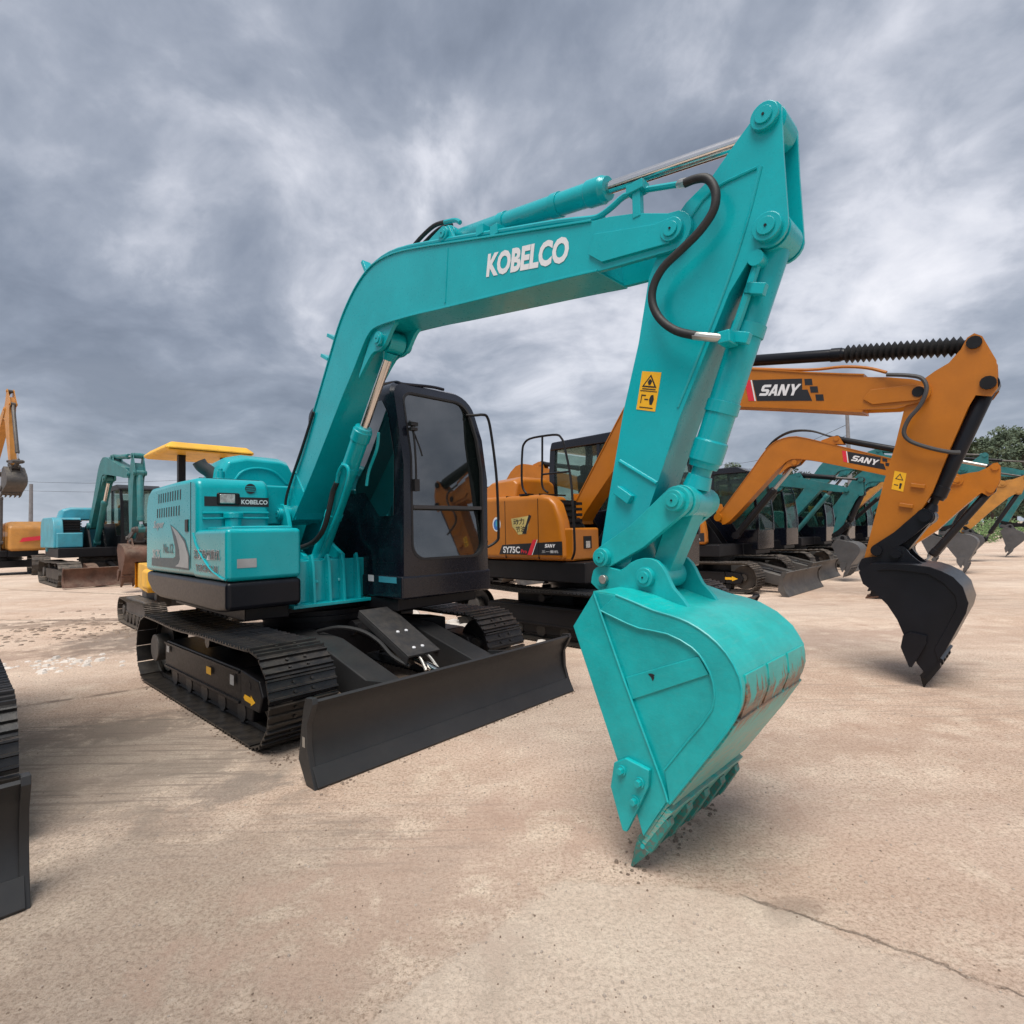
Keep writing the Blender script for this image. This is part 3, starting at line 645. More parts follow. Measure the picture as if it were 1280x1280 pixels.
        for s in (-1, 1):                          # push arms: box section running from the centre frame down to the blade
            m = MB(); ya, yb = (0.34 * sc, 0.56 * sc) if s > 0 else (-0.56 * sc, -0.34 * sc)
            m.prism([(0.45 * sc, 0.35), (0.45 * sc, 0.57), (0.95 * sc, 0.545), (X - 0.12, 0.30), (X - 0.12, 0.10), (0.95 * sc, 0.30)], ya, yb)
            m.build('blade_arm', mb, root, bevel=0.010 if det else 0)
            if det > 1:
                g = MB(); g.prism([(X - 0.42, 0.385), (X - 0.13, 0.42), (X - 0.13, 0.12), (X - 0.30, 0.20)], (yb - 0.002) if s > 0 else (ya - 0.018), (yb + 0.018) if s > 0 else (ya + 0.002)); g.build('gusset', mb, bl, bevel=0.003)
        hydraulic(root, 'blade_cylinder', (0.62 * sc, 0.55), (X - 0.24, 0.31), 0.055, 0.66, 'black', 'chrome' if det > 1 else 'black', 0, min(det, 1), y=0.0, band=False)
        m = MB(); m.prism([(X - 0.13, 0.22), (X - 0.30, 0.26), (X - 0.30, 0.36), (X - 0.13, 0.38)], -0.10, -0.075); m.prism([(X - 0.13, 0.22), (X - 0.30, 0.26), (X - 0.30, 0.36), (X - 0.13, 0.38)], 0.075, 0.10)
        m.build('cylinder_lug', mb, bl)
        if det > 1:
            m = MB(); A = Vector((0.86, 0, 0.715)); B = Vector((1.52, 0, 0.435)); d = (B - A).normalized(); nn = Vector((-d.z, 0, d.x)); wv = Vector((0, 0.15, 0))
            vs = [A - wv, B - wv, B + wv, A + wv]; m.add(vs + [v + nn * 0.016 for v in vs], [(3, 2, 1, 0), (4, 5, 6, 7), (0, 1, 5, 4), (1, 2, 6, 5), (2, 3, 7, 6), (3, 0, 4, 7)])
            for s in (-1, 1): m.add([A + wv * s, B + wv * s, B + wv * s - nn * 0.05, A + wv * s - nn * 0.05, A + wv * (s * .93), B + wv * (s * .93), B + wv * (s * .93) - nn * 0.05, A + wv * (s * .93) - nn * 0.05],
                                   [(0, 1, 2, 3), (7, 6, 5, 4), (0, 4, 5, 1), (1, 5, 6, 2), (2, 6, 7, 3), (3, 7, 4, 0)])
            g = m.build('cylinder_guard', 'blade_edge', root, bevel=0.003)
            for t_, yy in ((0.55, -0.03), (0.55, 0.05), (0.88, -0.04), (0.88, 0.04)):
                q = A.lerp(B, t_) + Vector((0, yy, 0)) + nn * 0.016; b = MB(); b.lathe(q, q + nn * 0.010, [(0, 0.014), (0.006, 0.014), (0.010, 0.008)], 12); b.build('bolt', 'white_decal', g)
            m = MB(); m.tube([(0.70, -0.42, 0.58), (0.88, -0.34, 0.62), (1.05, -0.25, 0.60), (1.2, -0.19, 0.53), (1.36, -0.17, 0.43), (1.50, -0.12, 0.37)], 0.016, 8); m.build('hose', 'rubber', root)
            m = MB(); m.tube([(1.30, 0.02, 0.47), (1.5, 0.04, 0.43), (1.62, 0.05, 0.34)], 0.011, 8); m.tube([(1.30, -0.05, 0.47), (1.5, -0.04, 0.43), (1.60, -0.05, 0.34)], 0.011, 8); m.build('blade_pipe', 'zinc', root)
            # decals on the near track frame
            yy = -0.925 - 0.13 - 0.0135
            for nm, x0, x1, z0_, z1_, mt_ in (('sticker', -0.83, -0.76, 0.33, 0.385, 'silver_decal'), ('sticker', 0.18, 0.28, 0.30, 0.355, 'yellow_decal'), ('sticker', 0.66, 0.73, 0.30, 0.37, 'silver_decal')):
                decal([(x0, yy, z0_), (x1, yy, z0_), (x1, yy, z1_), (x0, yy, z1_)], (0, -1, 0)).build(nm, mt_, root)
            yy = -0.925 - 0.14 - 0.0016
            decal([(0.90, yy, 0.255), (0.92, yy, 0.275), (1.02, yy, 0.27), (1.02, yy, 0.285), (1.09, yy, 0.25), (1.02, yy, 0.215), (1.02, yy, 0.23), (0.92, yy, 0.235), (0.90, yy, 0.25)], (0, -1, 0)).build('arrow_sticker', 'yellow_decal', root)
            b = MB(); b.ycyl(0.99, 0.345, yy - 0.001, yy + 0.01, 0.03, 16); b.build('grease_hole', 'black', root)


# ------------------------------------------------------------------ front attachment
def attachment(root, S, det, mp, rz, mbk=None, mwrap=None, mcyl=None, mlink=None, mtooth=None, edge=True, logo=None, rod='chrome', dirtyteeth=False, guard=False):
    mbk = mbk or mp; mwrap = mwrap or mbk; mcyl = mcyl or mp; mlink = mlink or mbk
    hw = 0.125; sub = 3 if det > 1 else (2 if det else 1)
    up = spline(S['boom_up'], sub); lo = spline(S['boom_lo'], sub)
    m = MB(); m.prism(up + lo[::-1], YC - hw, YC + hw)
    boom = m.build('boom', mp, root, rz)
    m = MB()
    if det: m.strip(up, YC - hw - 0.010, YC + hw + 0.010, 0.012); m.strip(lo[::-1], YC - hw - 0.010, YC + hw + 0.010, 0.012)
    F = S['F']; T = S['T']
    m.ycyl(F[0], F[1], YC - hw - 0.05, YC + hw + 0.05, 0.085, 24)
    m.prism([(F[0] - 0.05, F[1] + 0.07), (up[0][0] + 0.02, up[0][1] + 0.25), lo[1], (lo[0][0] + 0.05, lo[0][1]), (F[0] - 0.02, F[1] - 0.085)], YC - hw - 0.001, YC + hw + 0.001)
    m.build('boom_flange', mp, boom, bevel=0.003 if det > 1 else 0)
    for s in (-1, 1):
        ya = YC + s * (hw + 0.001); yb = YC + s * (hw - 0.024)
        m = MB(); m.prism(S['fork'], min(ya, yb) - 0.0, max(ya, yb)); fk = m.build('boom_fork', mp, boom, bevel=0.003 if det > 1 else 0)
        if det and s < 0:
            m = MB(); m.prism(S['cheek'], ya - 0.014, ya + 0.002); m.build('cheek_plate', mp, fk, bevel=0.003)
    lug = S['arm_cyl_lug']
    for s in (-1, 1):                              # ears carrying the arm cylinder
        m = MB(); y = YC + s * 0.085
        dxl = 0.13
        m.prism([(lug[0] - 0.26, lug[1] - 0.0), (lug[0] - 0.05, lug[1] + 0.055), (lug[0] + 0.04, lug[1] + 0.045), (lug[0] + 0.075, lug[1] - 0.02), (lug[0] + 0.12, lug[1] - 0.12), (lug[0] - 0.26, lug[1] - 0.07)], y - 0.012, y + 0.012)
        m.build('cylinder_ear', mp, boom, bevel=0.002 if det > 1 else 0)
    rodp = S['boomcyl_rod']
    fbk = S['fb'] if 'fb' in S else (lambda p: p)
    for s in (-1, 1):
        m = MB(); y = YC + s * 0.095
        r0 = rodp; m.prism(spline([(r0[0] - 0.30, r0[1] - 0.20), (r0[0] - 0.16, r0[1] + 0.0), (r0[0] - 0.05, r0[1] + 0.12), (r0[0] + 0.30, r0[1] + 0.12), (r0[0] + 0.16, r0[1] + 0.05), (r0[0] + 0.065, r0[1] - 0.045), (r0[0] - 0.02, r0[1] - 0.075), (r0[0] - 0.12, r0[1] - 0.08), (r0[0] - 0.30, r0[1] - 0.22)], 3), y - 0.015, y + 0.015)
        m.build('boom_lug', mp, boom, bevel=0.003 if det > 1 else 0)
    pin(boom, rodp[0], rodp[1], YC - 0.135, YC + 0.135, 0.052, mp, 0, det)
    pin(boom, T[0], T[1], YC - hw - 0.022, YC + hw + 0.022, 0.05 if det > 1 else 0.045, mp if guard is False else 'black', 0, det)
    pin(boom, lug[0], lug[1], YC - 0.115, YC + 0.115, 0.045, mp, 0, det)
    # arm
    aw = 0.10
    m = MB(); m.prism(S['arm_box'], YC - aw + 0.012, YC + aw - 0.012); arm = m.build('arm', mp, root, rz)
    for s in (-1, 1):
        ya = YC + s * aw; yb = YC + s * (aw - 0.014)
        m = MB(); m.prism(S['arm_full'], min(ya, yb), max(ya, yb)); m.build('arm_side_plate', mp, arm, bevel=0.003 if det > 1 else 0)
    fa = S['fa'] if 'fa' in S else (lambda p: p)
    at, bc, E = S['arm_top'], S['bk_cyl_pin'], S['E']
    pin(arm, at[0], at[1], YC - aw - 0.022, YC + aw + 0.022, 0.052, mp if not guard else 'black', 0, det)
    pin(arm, bc[0], bc[1], YC - aw - 0.026, YC + aw + 0.026, 0.054, mp if not guard else 'black', 0, det)
    # bucket
    bw = S['bk_w']; y0, y1 = YC - bw, YC + bw
    wv = spline(S['wrap'], 3 if det > 1 else 1)
    m = MB(); m.strip(wv[::-1], y0, y1, 0.018)
    bk = m.build('bucket', mwrap, root, rz, angle=40)
    if 'rust' in MAT and det > 1: pass
    for s in (-1, 1):
        m = MB(); ya = YC + s * bw; yb = YC + s * (bw - 0.02)
        m.prism(S['side'], min(ya, yb) - (0.001 if s < 0 else 0), max(ya, yb) + (0.001 if s > 0 else 0)); sp3 = m.build('bucket_side', mbk, bk, bevel=0.003 if det > 1 else 0)
        if det:
            yo = ya - 0.001 if s < 0 else ya + 0.001; yq = yo + s * 0.009
            i_ = S['inner']; o_ = [p for p in S['wrap'][1:-1]]
            m = MB(); m.prism([(a, b) for a, b in S['wrap'][1:-1]] + i_[::-1], min(yo, yq), max(yo, yq)); m.build('wear_band', mbk, sp3, bevel=0.003)
    fk = S['fk'] if 'fk' in S else (lambda p: p)
    if det > 1:
        yo = YC - bw - 0.001
        m = MB(); m.prism([(3.412, 0.934), (3.525, 1.087), (3.664, 0.746), (3.808, 0.414), (3.838, 0.33), (3.73, 0.157), (3.705, 0.233), (3.619, 0.422)], yo - 0.011, yo); m.build('edge_plate', mbk, bk, bevel=0.003)
        m = MB(); m.prism([(3.668, 0.757), (3.978, 0.885), (4.013, 0.825), (3.692, 0.672)], yo - 0.007, yo); m.build('patch_plate', mbk, bk, bevel=0.003)
        m = MB(); m.tube([(3.527, yo - 0.011, 1.08), (3.664, yo - 0.012, 0.746), (3.808, yo - 0.012, 0.414), (3.840, yo - 0.012, 0.325)], 0.0055, 6); m.build('weld_bead', mbk, bk)
        m = MB(); m.tube([(a, yo - 0.010, b) for a, b in S['inner']], 0.004, 6, 2); m.build('weld_bead', mbk, bk)
        m = MB(); m.tube([(a, yo - 0.008, b) for a, b in S['wrap'][1:-1]], 0.005, 6, 2); m.build('weld_bead', mbk, bk)
        dents = ((3.785, 0.785, 0.012, 0.007), (3.79, 0.775, 0.006, 0.010))
        for i, (dx, dz_, rx, rr) in enumerate(dents):
            decal([(dx + rx * math.cos(a) * (1 + 0.4 * math.sin(3 * a)), yo - 0.0075, dz_ + rr * math.sin(a)) for a in [k * math.pi / 5 for k in range(10)]], (0, -1, 0)).build('paint_chip', 'black_decal', bk)
        # wear strips across the back and down it
        wp = S['wrap']
        def ribx(ya, yb, i0, i1, th):
            path = [(a, b) for a, b in wp[i0:i1]]
            mm = MB(); mm.strip(path, ya, yb, th); return mm
        for (ya, yb) in ((y0 + 0.03, y0 + 0.22), (y0 + 0.245, y0 + 0.44), (y0 + 0.465, y1 - 0.03)):
            ribx(ya, yb, 8, 12, 0.007).build('wear_strip', mwrap, bk, bevel=0.002)
        ribx(y0, y1, 10, 13, 0.012).build('heel_plate', mwrap, bk, bevel=0.002)
    # lip, adapters and teeth
    K = S['K']; lipA, lipB = Vector(S['wrap'][-1]), Vector(S['wrap'][-2]); d = (lipA - lipB).normalized(); n2 = Vector((-d.y, d.x))
    if n2.x < 0: n2 = -n2
    m = MB(); a, b = lipA - d * 0.17, lipA + d * 0.035
    q = [a, a + n2 * 0.022, b + n2 * 0.012, b - n2 * 0.004]; m.prism([(v.x, v.y) for v in q], y0 + 0.004, y1 - 0.004); m.build('bucket_lip', mwrap, bk, bevel=0.002 if det > 1 else 0)
    nt = S['teeth']
    for i in range(nt):
        y = y0 + 0.03 + (2 * bw - 0.06) * i / (nt - 1); tw = 0.024
        m = MB(); a = lipA - d * 0.13 + n2 * 0.022; b = lipA + d * 0.045
        m.prism([(a.x, a.y), (a.x + n2.x * 0.02 + d.x * 0.02, a.y + n2.y * 0.02 + d.y * 0.02), ((b + n2 * 0.045).x, (b + n2 * 0.045).y), ((b - n2 * 0.028).x, (b - n2 * 0.028).y), ((lipA - d * 0.04 - n2 * 0.02).x, (lipA - d * 0.04 - n2 * 0.02).y)], y - tw, y + tw)
        tt = m.build('bucket_tooth', mtooth or mbk, bk, bevel=0.003 if det > 1 else 0)
        m = MB(); Kv = Vector(K); b1 = b + n2 * 0.040 - d * 0.004; b2 = b - n2 * 0.024 - d * 0.004
        pts = [b1, b2, Kv - n2 * 0.002, Kv + n2 * 0.006]; w1, w2 = tw + 0.004, tw * 0.55
        vs = []
        for sgn in (-1, 1):
            vs += [(b1.x, y + sgn * w1, b1.y), (b2.x, y + sgn * w1, b2.y), (Kv.x - 0.004, y + sgn * w2, Kv.y + 0.002), (Kv.x + 0.006, y + sgn * w2, Kv.y + 0.0005)]
        m.add(vs, [(0, 1, 2, 3), (7, 6, 5, 4), (0, 4, 5, 1), (1, 5, 6, 2), (2, 6, 7, 3), (3, 7, 4, 0)]); m.build('tooth_tip', ('rust' if dirtyteeth else (mtooth or mbk)), tt, bevel=0.002 if det > 1 else 0)
        if det > 1:
            qv = (b + n2 * 0.008); c = MB(); c.ycyl(qv.x, qv.y, y - tw - 0.006, y + tw + 0.006, 0.009, 10); c.build('tooth_pin', mbk, tt)
    for s in (-1, 1):                              # side cutters
        yo = YC + s * (bw + 0.012); yq = yo + s * 0.022
        cut = [fk(p) for p in ((3.599, 0.315), (3.618, 0.415), (3.672, 0.447), (3.776, 0.430), (3.772, 0.369), (3.722, 0.265), (3.669, 0.160), (3.650, 0.160))]
        m = MB(); m.prism(cut, min(yo, yq), max(yo, yq)); sc_ = m.build('side_cutter', mbk, bk, bevel=0.004 if det > 1 else 0)
        if det > 1:
            for (x, z) in ((3.655, 0.395), (3.735, 0.372), (3.712, 0.295)):
                c = MB(); c.cyl((x, yq, z), (x, yq + s * 0.006, z), 0.021, 14); c.cyl((x, yq + s * 0.004, z), (x, yq + s * 0.022, z), 0.014, 6); c.build('bolt', mbk, sc_, bevel=0.001)
    for s in (-1, 1):
        y = YC + s * 0.135; m = MB(); m.prism(spline(S['ear'] + [S['ear'][0]], 2)[:-1], y - 0.013, y + 0.013); m.build('bucket_ear', mbk, bk, bevel=0.003 if det > 1 else 0)
    lb = S['link_bk']; la = S['link_arm']; lm = S['link_mid']
    pin(bk, E[0], E[1], YC - 0.16, YC + 0.16, 0.028, mbk, 0, 1); pin(bk, lb[0], lb[1], YC - 0.175, YC + 0.175, 0.042, mlink, 0, det)
    # idler links and bucket link
    for s in (-1, 1):
        y = YC + s * 0.128; m = MB(); A, B = Vector(la), Vector(lm); dd = (B - A).normalized(); nn = Vector((-dd.y, dd.x))
        out = [tuple(B + (dd * math.cos(R(a)) + nn * math.sin(R(a))) * 0.062) for a in range(-90, 91, 22)] + [tuple(A.lerp(B, 0.45) + nn * 0.040)] + [tuple(A + (dd * math.cos(R(a)) + nn * math.sin(R(a))) * 0.052) for a in range(90, 271, 22)] + [tuple(A.lerp(B, 0.45) - nn * 0.075)]
        m.prism(out, y - 0.017, y + 0.017); m.build('side_link', mlink, root, rz, bevel=0.003 if det > 1 else 0)
    pin(arm, la[0], la[1], YC - 0.175, YC + 0.175, 0.042, mlink, 0, det)
    pl_ = pin(root, lm[0], lm[1], YC - 0.175, YC + 0.175, 0.045, mlink, rz, det)
    m = MB(); A, B = Vector(lm), Vector(lb); dd = (B - A).normalized(); nn = Vector((-dd.y, dd.x))
    m.prism([tuple(A + nn * 0.052 + dd * 0.03), tuple(A - nn * 0.052 + dd * 0.03), tuple(B - nn * 0.045 - dd * 0.02), tuple(B + nn * 0.045 - dd * 0.02)], YC - 0.055, YC + 0.055)
    m.ycyl(lm[0], lm[1], YC - 0.105, YC - 0.062, 0.068, 24); m.ycyl(lm[0], lm[1], YC + 0.062, YC + 0.105, 0.068, 24); m.ycyl(lb[0], lb[1], YC - 0.10, YC + 0.10, 0.062, 24)
    m.build('bucket_link', mlink, root, rz, bevel=0.004 if det > 1 else 0)
    # cylinders
    hydraulic(root, 'bucket_cylinder', bc, lm, 0.062, 0.86, mcyl, mcyl if det > 1 else (rod if not guard else 'black'), rz, det, rodr=0.042 if det > 1 else None)
    hydraulic(root, 'arm_cylinder', lug, at, 0.058, 0.60 if not guard else 0.55, mcyl if not guard else 'black_gloss', rod, rz, det)
    cb = hydraulic(root, 'boom_cylinder', S['boomcyl_base'], rodp, 0.068, 0.66, mcyl, rod, rz, det)
    if guard:                                      # rubber bellows over the arm cylinder rod
        a = Vector((lug[0], YC, lug[1])); b = Vector((at[0], YC, at[1])); d3 = (b - a).normalized(); L = (b - a).length
        s0 = L * 0.55; n = 19; prof = []
        for k in range(n + 1):
            u = s0 + (L - 0.08 - s0) * k / n - s0; prof.append((u, 0.052))
            if k < n: prof.append((u + (L - 0.08 - s0) / n / 2, 0.085))
        m = MB(); m.lathe(a + d3 * s0, b, prof, 20); m.build('rod_bellows', 'rubber', root, rz, angle=10)
    return boom, arm, bk


def rbox(root, name, mat, x0, x1, y0, y1, z0, z1, rz, bev, seg=3):
    return MB().box(x0, x1, y0, y1, z0, z1).build(name, mat, root, rz, bevel=bev, seg=seg)


# ------------------------------------------------------------------ cab
def ringpts(y0, y1, z0, z1, yt, r0, r1, n=6):
    """closed outline in y,z: flat bottom, near-vertical right side at y0, left side leaning in to yt at the top"""
    pts = []
    def arc(cy, cz, r, a0, a1):
        for k in range(n + 1):
            a = R(a0 + (a1 - a0) * k / n); pts.append((cy + r * math.cos(a), cz + r * math.sin(a)))
    arc(y0 + r0, z0 + r0, r0, 180, 270); arc(y1 - r0, z0 + r0, r0, 270, 360)
    pts.append((y1 - (y1 - yt) * 0.10, z0 + (z1 - z0) * 0.55)); pts.append((y1 - (y1 - yt) * 0.55, z0 + (z1 - z0) * 0.76))
    arc(yt - r1, z1 - r1, r1, 0, 90); arc(y0 + r1 * 0.8, z1 - r1 * 0.8, r1 * 0.8, 90, 180)
    pts.append((y0, z0 + (z1 - z0) * 0.6))
    return pts


def cab(root, mat, rz, det, y0=0.137, y1=1.12, x0=-0.62, zb=0.80, zt=2.68, gl='glass_dark', rail=True, xfront=1.10):
    def xf(z):
        u = (z - 1.9) / 0.75
        return xfront + (0.02 if z > 1.0 else 0) - (0.17 * u * u if u > 0 else 0)
    outer = ringpts(y0, y1, zb, zt, y1 - 0.065, 0.05, 0.19)
    m = MB(); n = len(outer)
    hole = ringpts(y0 + 0.085, y1 - 0.075, 1.12, zt - 0.10, y1 - 0.135, 0.13, 0.15)
    rear = [(x0 - 0.0 + (0.18 * max(0, (z - 2.2)) ** 1.0), y, z + (0.05 if z > 2.3 else 0)) for y, z in outer]
    midr = [(0.4, y, z + (0.03 if z > 2.3 else 0)) for y, z in outer]
    f0 = [(xf(z) - 0.045, y, z) for y, z in outer]
    cy, cz = (y0 + y1) / 2, (zb + zt) / 2
    f1 = [(xf(z), cy + (y - cy) * 0.965, cz + (z - cz) * 0.975) for y, z in outer]
    f2 = [(xf(z), y, z) for y, z in hole]; f3 = [(xf(z) - 0.05, y, z) for y, z in hole]
    m.rings([rear, midr, f0, f1, f2, f3], cap1=False)
    body = m.build('cab', mat, root, rz, angle=28)
    g = MB(); ins = [(xf(z) - 0.022, y, z) for y, z in hole]
    # windscreen in two panes
    k = len(ins); g.add(ins, [tuple(range(k))]); g.build('windscreen', gl, body)
    g = MB(); 
    fr = [(xf(z) + 0.004, y, z) for y, z in hole]; fi = [(xf(z) + 0.004, cy + (y - cy) * 0.955, (z - 1.87) * 0.975 + 1.87) for y, z in hole]; fb_ = [(xf(z) - 0.024, p[1], p[2]) for p, (y, z) in zip(fi, hole)]
    g.rings([f2, fr, fi, fb_], cap0=False, cap1=False); g.build('window_seal', 'rubber', body)
    g = MB(); g.box(xf(1.57) - 0.05, xf(1.57) + 0.0, y0 + 0.11, y1 - 0.10, 1.555, 1.585); g.build('window_rail', 'grey_plastic', body)
    # side window (right) and door window (left), both proud frames with glass
    for s, yy in ((-1, y0), (1, y1)):
        w = [(-0.42, 1.72), (0.55, 1.72), (0.78, 1.50), (1.00, 1.50), (1.02, 2.0), (0.93, 2.38), (0.84, 2.50), (-0.30, 2.50), (-0.42, 2.40)]
        if s > 0: w = [(-0.45, 1.50), (0.93, 1.20), (1.0, 1.6), (0.95, 2.1), (-0.40, 2.1)]
        w = [(a - (1.10 - xfront) if a > 0.4 else a, b) for a, b in w]
        if det == 0 and s < 0: w = [(a, b) for a, b in w]
        yo = yy - 0.006 if s < 0 else yy - 0.004
        g = MB(); g.prism(w, yo - 0.002 if s < 0 else yo, yo if s < 0 else yo + 0.03); g.build('side_window', gl, body, bevel=0.004)
    if det:
        s_ = MB(); s_.box(x0 + 0.05, 0.95, y0 + 0.03, y1 - 0.05, 0.86, 0.90); s_.build('cab_floor', 'black', body)
        s_ = MB(); s_.box(-0.15, 0.35, 0.40, 0.88, 1.15, 1.30); s_.box(-0.28, -0.12, 0.40, 0.88, 1.25, 1.95); s_.box(-0.1, 0.45, 0.22, 0.36, 1.1, 1.48); s_.build('seat', 'seat_black', body, bevel=0.04)
        s_ = MB(); s_.tube([(0.75, 0.55, 0.9), (0.72, 0.55, 1.2), (0.62, 0.55, 1.42)], 0.012, 8); s_.tube([(0.75, 0.65, 0.9), (0.72, 0.65, 1.2), (0.62, 0.65, 1.42)], 0.012, 8); s_.build('travel_lever', 'zinc', body)
    if det > 1:
        # pressed lines on the side panel, roof gutter, base skirt seam
        g = MB()
        for z in (1.40, 1.24, 1.10): g.box(0.55, 1.0, y0 - 0.004, y0 + 0.001, z, z + 0.008)
        g.build('panel_crease', mat, body)
        g = MB(); ring = [(xf(z) + 0.012 - 0.02, cy + (y - cy) * 1.004, z) for y, z in outer]
        g.tube([(-0.35, y0 + 0.08, zt + 0.035), (0.3, y0 + 0.07, zt + 0.02), (0.86, y0 + 0.09, zt - 0.01), (0.925, y0 + 0.16, zt - 0.025), (0.93, y0 + 0.45, zt + 0.002), (0.93, y1 - 0.38, zt + 0.002)], 0.014, 8); g.build('roof_gutter', mat, body)
        g = MB(); g.box(0.30, xfront + 0.018, y0 - 0.012, y1 + 0.008, 0.80, 0.995); sk = g.build('cab_skirt', mat, body, bevel=0.02, seg=3)
        decal([(0.60, y0 - 0.0135, 0.935), (0.69, y0 - 0.0135, 0.935), (0.69, y0 - 0.0135, 0.99), (0.60, y0 - 0.0135, 0.99)], (0, -1, 0)).build('sticker', 'white_decal', sk)
        decal([(0.77, y0 - 0.0135, 0.935), (1.04, y0 - 0.0135, 0.935), (1.04, y0 - 0.0135, 0.985), (0.77, y0 - 0.0135, 0.985)], (0, -1, 0)).build('reflector', 'cyan_old', sk)
        g = MB(); g.tube([(1.08, 0.245, 2.30), (1.125, 0.255, 2.18), (1.135, 0.265, 1.95), (1.13, 0.27, 1.78)], 0.009, 6); g.tube([(1.10, 0.235, 2.28), (1.13, 0.30, 2.10), (1.14, 0.33, 2.0)], 0.007, 6)
        g.box(1.10, 1.15, 0.215, 0.285, 2.25, 2.28); g.box(1.10, 1.15, 0.215, 0.28, 2.21, 2.235); g.box(1.105, 1.16, 0.235, 0.285, 1.70, 1.80); g.build('wiper', 'rubber', body)
        g = MB(); g.tube([(1.00, 0.955, 2.46), (1.07, 1.01, 2.455), (1.11, 1.06, 2.46), (1.13, 1.105, 2.44), (1.14, 1.14, 2.30), (1.15, 1.19, 1.90), (1.15, 1.205, 1.55), (1.15, 1.205, 1.32), (1.14, 1.195, 1.26), (1.10, 1.13, 1.21), (1.08, 1.08, 1.20)], 0.013, 10); g.build('handrail', 'black', body)
        g = MB(); g.box(1.03, 1.08, 1.045, 1.075, 2.13, 2.16); g.cyl((1.06, 1.06, 2.1), (1.06, 1.06, 2.18), 0.012, 8); g.build('hinge', 'black', body)
    return body


def glazed_cab(root, mat, rz, det, y0=0.14, y1=1.10, zt=2.66):
    """neighbour cab: slim posts with panes all round, so daylight shows through it"""
    prof = [(-0.72, 0.82), (-0.76, 2.3), (-0.70, zt - 0.03), (0.62, zt), (0.86, zt - 0.10), (1.02, 2.2), (1.10, 1.6), (1.08, 0.82)]
    m = MB(); m.prism([(-0.72, 0.82), (-0.745, 1.62), (0.40, 1.62), (0.62, 1.28), (1.095, 1.28), (1.08, 0.82)], y0, y1); body = m.build('cab', mat, root, rz, bevel=0.03 if det else 0.015)
    m = MB(); m.prism([(-0.78, zt - 0.13), (-0.74, zt), (0.66, zt + 0.02), (0.93, zt - 0.09), (0.95, zt - 0.14)], y0 - 0.01, y1 + 0.01); m.build('cab_roof', mat, body, bevel=0.03 if det else 0.015)
    for y in (y0 + 0.035, y1 - 0.035):
        for path, w in (([(-0.73, 1.6), (-0.75, 2.2), (-0.72, zt - 0.1)], 0.10), ([(0.10, 1.6), (0.10, zt - 0.1)], 0.05), ([(1.07, 1.25), (1.07, 1.6), (1.0, 2.2), (0.88, zt - 0.1)], 0.06)):
            m = MB(); n = len(path); m.prism([(a - w / 2, b) for a, b in path] + [(a + w / 2, b) for a, b in path[::-1]], y - 0.03, y + 0.03); m.build('cab_post', mat, body)
    for y in (y0 + 0.012, y1 - 0.018):
        m = MB(); m.prism([(-0.69, 1.60), (-0.70, zt - 0.12), (0.86, zt - 0.12), (0.98, 2.2), (1.05, 1.6), (1.05, 1.26), (0.63, 1.26), (0.42, 1.60)], y, y + 0.006); m.build('side_window', 'glass_clear', body)
    m = MB(); m.prism([(1.085, 1.26), (1.085, 1.6), (1.015, 2.2), (0.895, zt - 0.12), (0.90, zt - 0.12), (1.022, 2.2), (1.092, 1.6), (1.092, 1.26)], y0 + 0.07, y1 - 0.07); m.build('windscreen', 'glass_clear', body)
    m = MB(); m.box(-0.755, -0.748, y0 + 0.08, y1 - 0.08, 1.65, zt - 0.15); m.build('rear_window', 'glass_clear', body)
    m = MB(); m.box(-0.35, 0.15, y0 + 0.27, y1 - 0.24, 1.50, 1.64); m.prism([(-0.44, 1.55), (-0.50, 2.15), (-0.36, 2.18), (-0.28, 1.55)], y0 + 0.27, y1 - 0.24); m.prism([(-0.5, 2.16), (-0.5, 2.32), (-0.40, 2.32), (-0.38, 2.16)], y0 + 0.36, y1 - 0.33); m.build('seat', 'seat_black', body, bevel=0.03)
    return body


def make_root(name, label, cat, upos, heading, group=None):
    return top(name, label, cat, (upos[0], upos[1], 0), R(heading), group)


# frame of the row: machines stand side by side along this axis
O1 = Vector((-1.79805, 5.15638, 0)); HU = R(-44.24)
UX = Vector((math.cos(HU), math.sin(HU), 0)); UY = Vector((-math.sin(HU), math.cos(HU), 0))
def row(x, y): return O1 + UX * x + UY * y

GROUP = 'excavators parked in the yard'
# ------------------------------------------------------------------ main machine
ex = top('excavator', 'large teal excavator with black cab and KOBELCO on its boom, nearest the camera', 'excavator', O1, R(-42.74), GROUP)
RZ = R(-1.5)
undercarriage(ex, 2, 'track_black', 'black', hubs='steel_dirty')
boom, arm, bk = attachment(ex, MAIN, 2, 'teal', RZ, mbk='bucket_teal_side', mwrap='bucket_teal', mtooth='teal_scuffed')
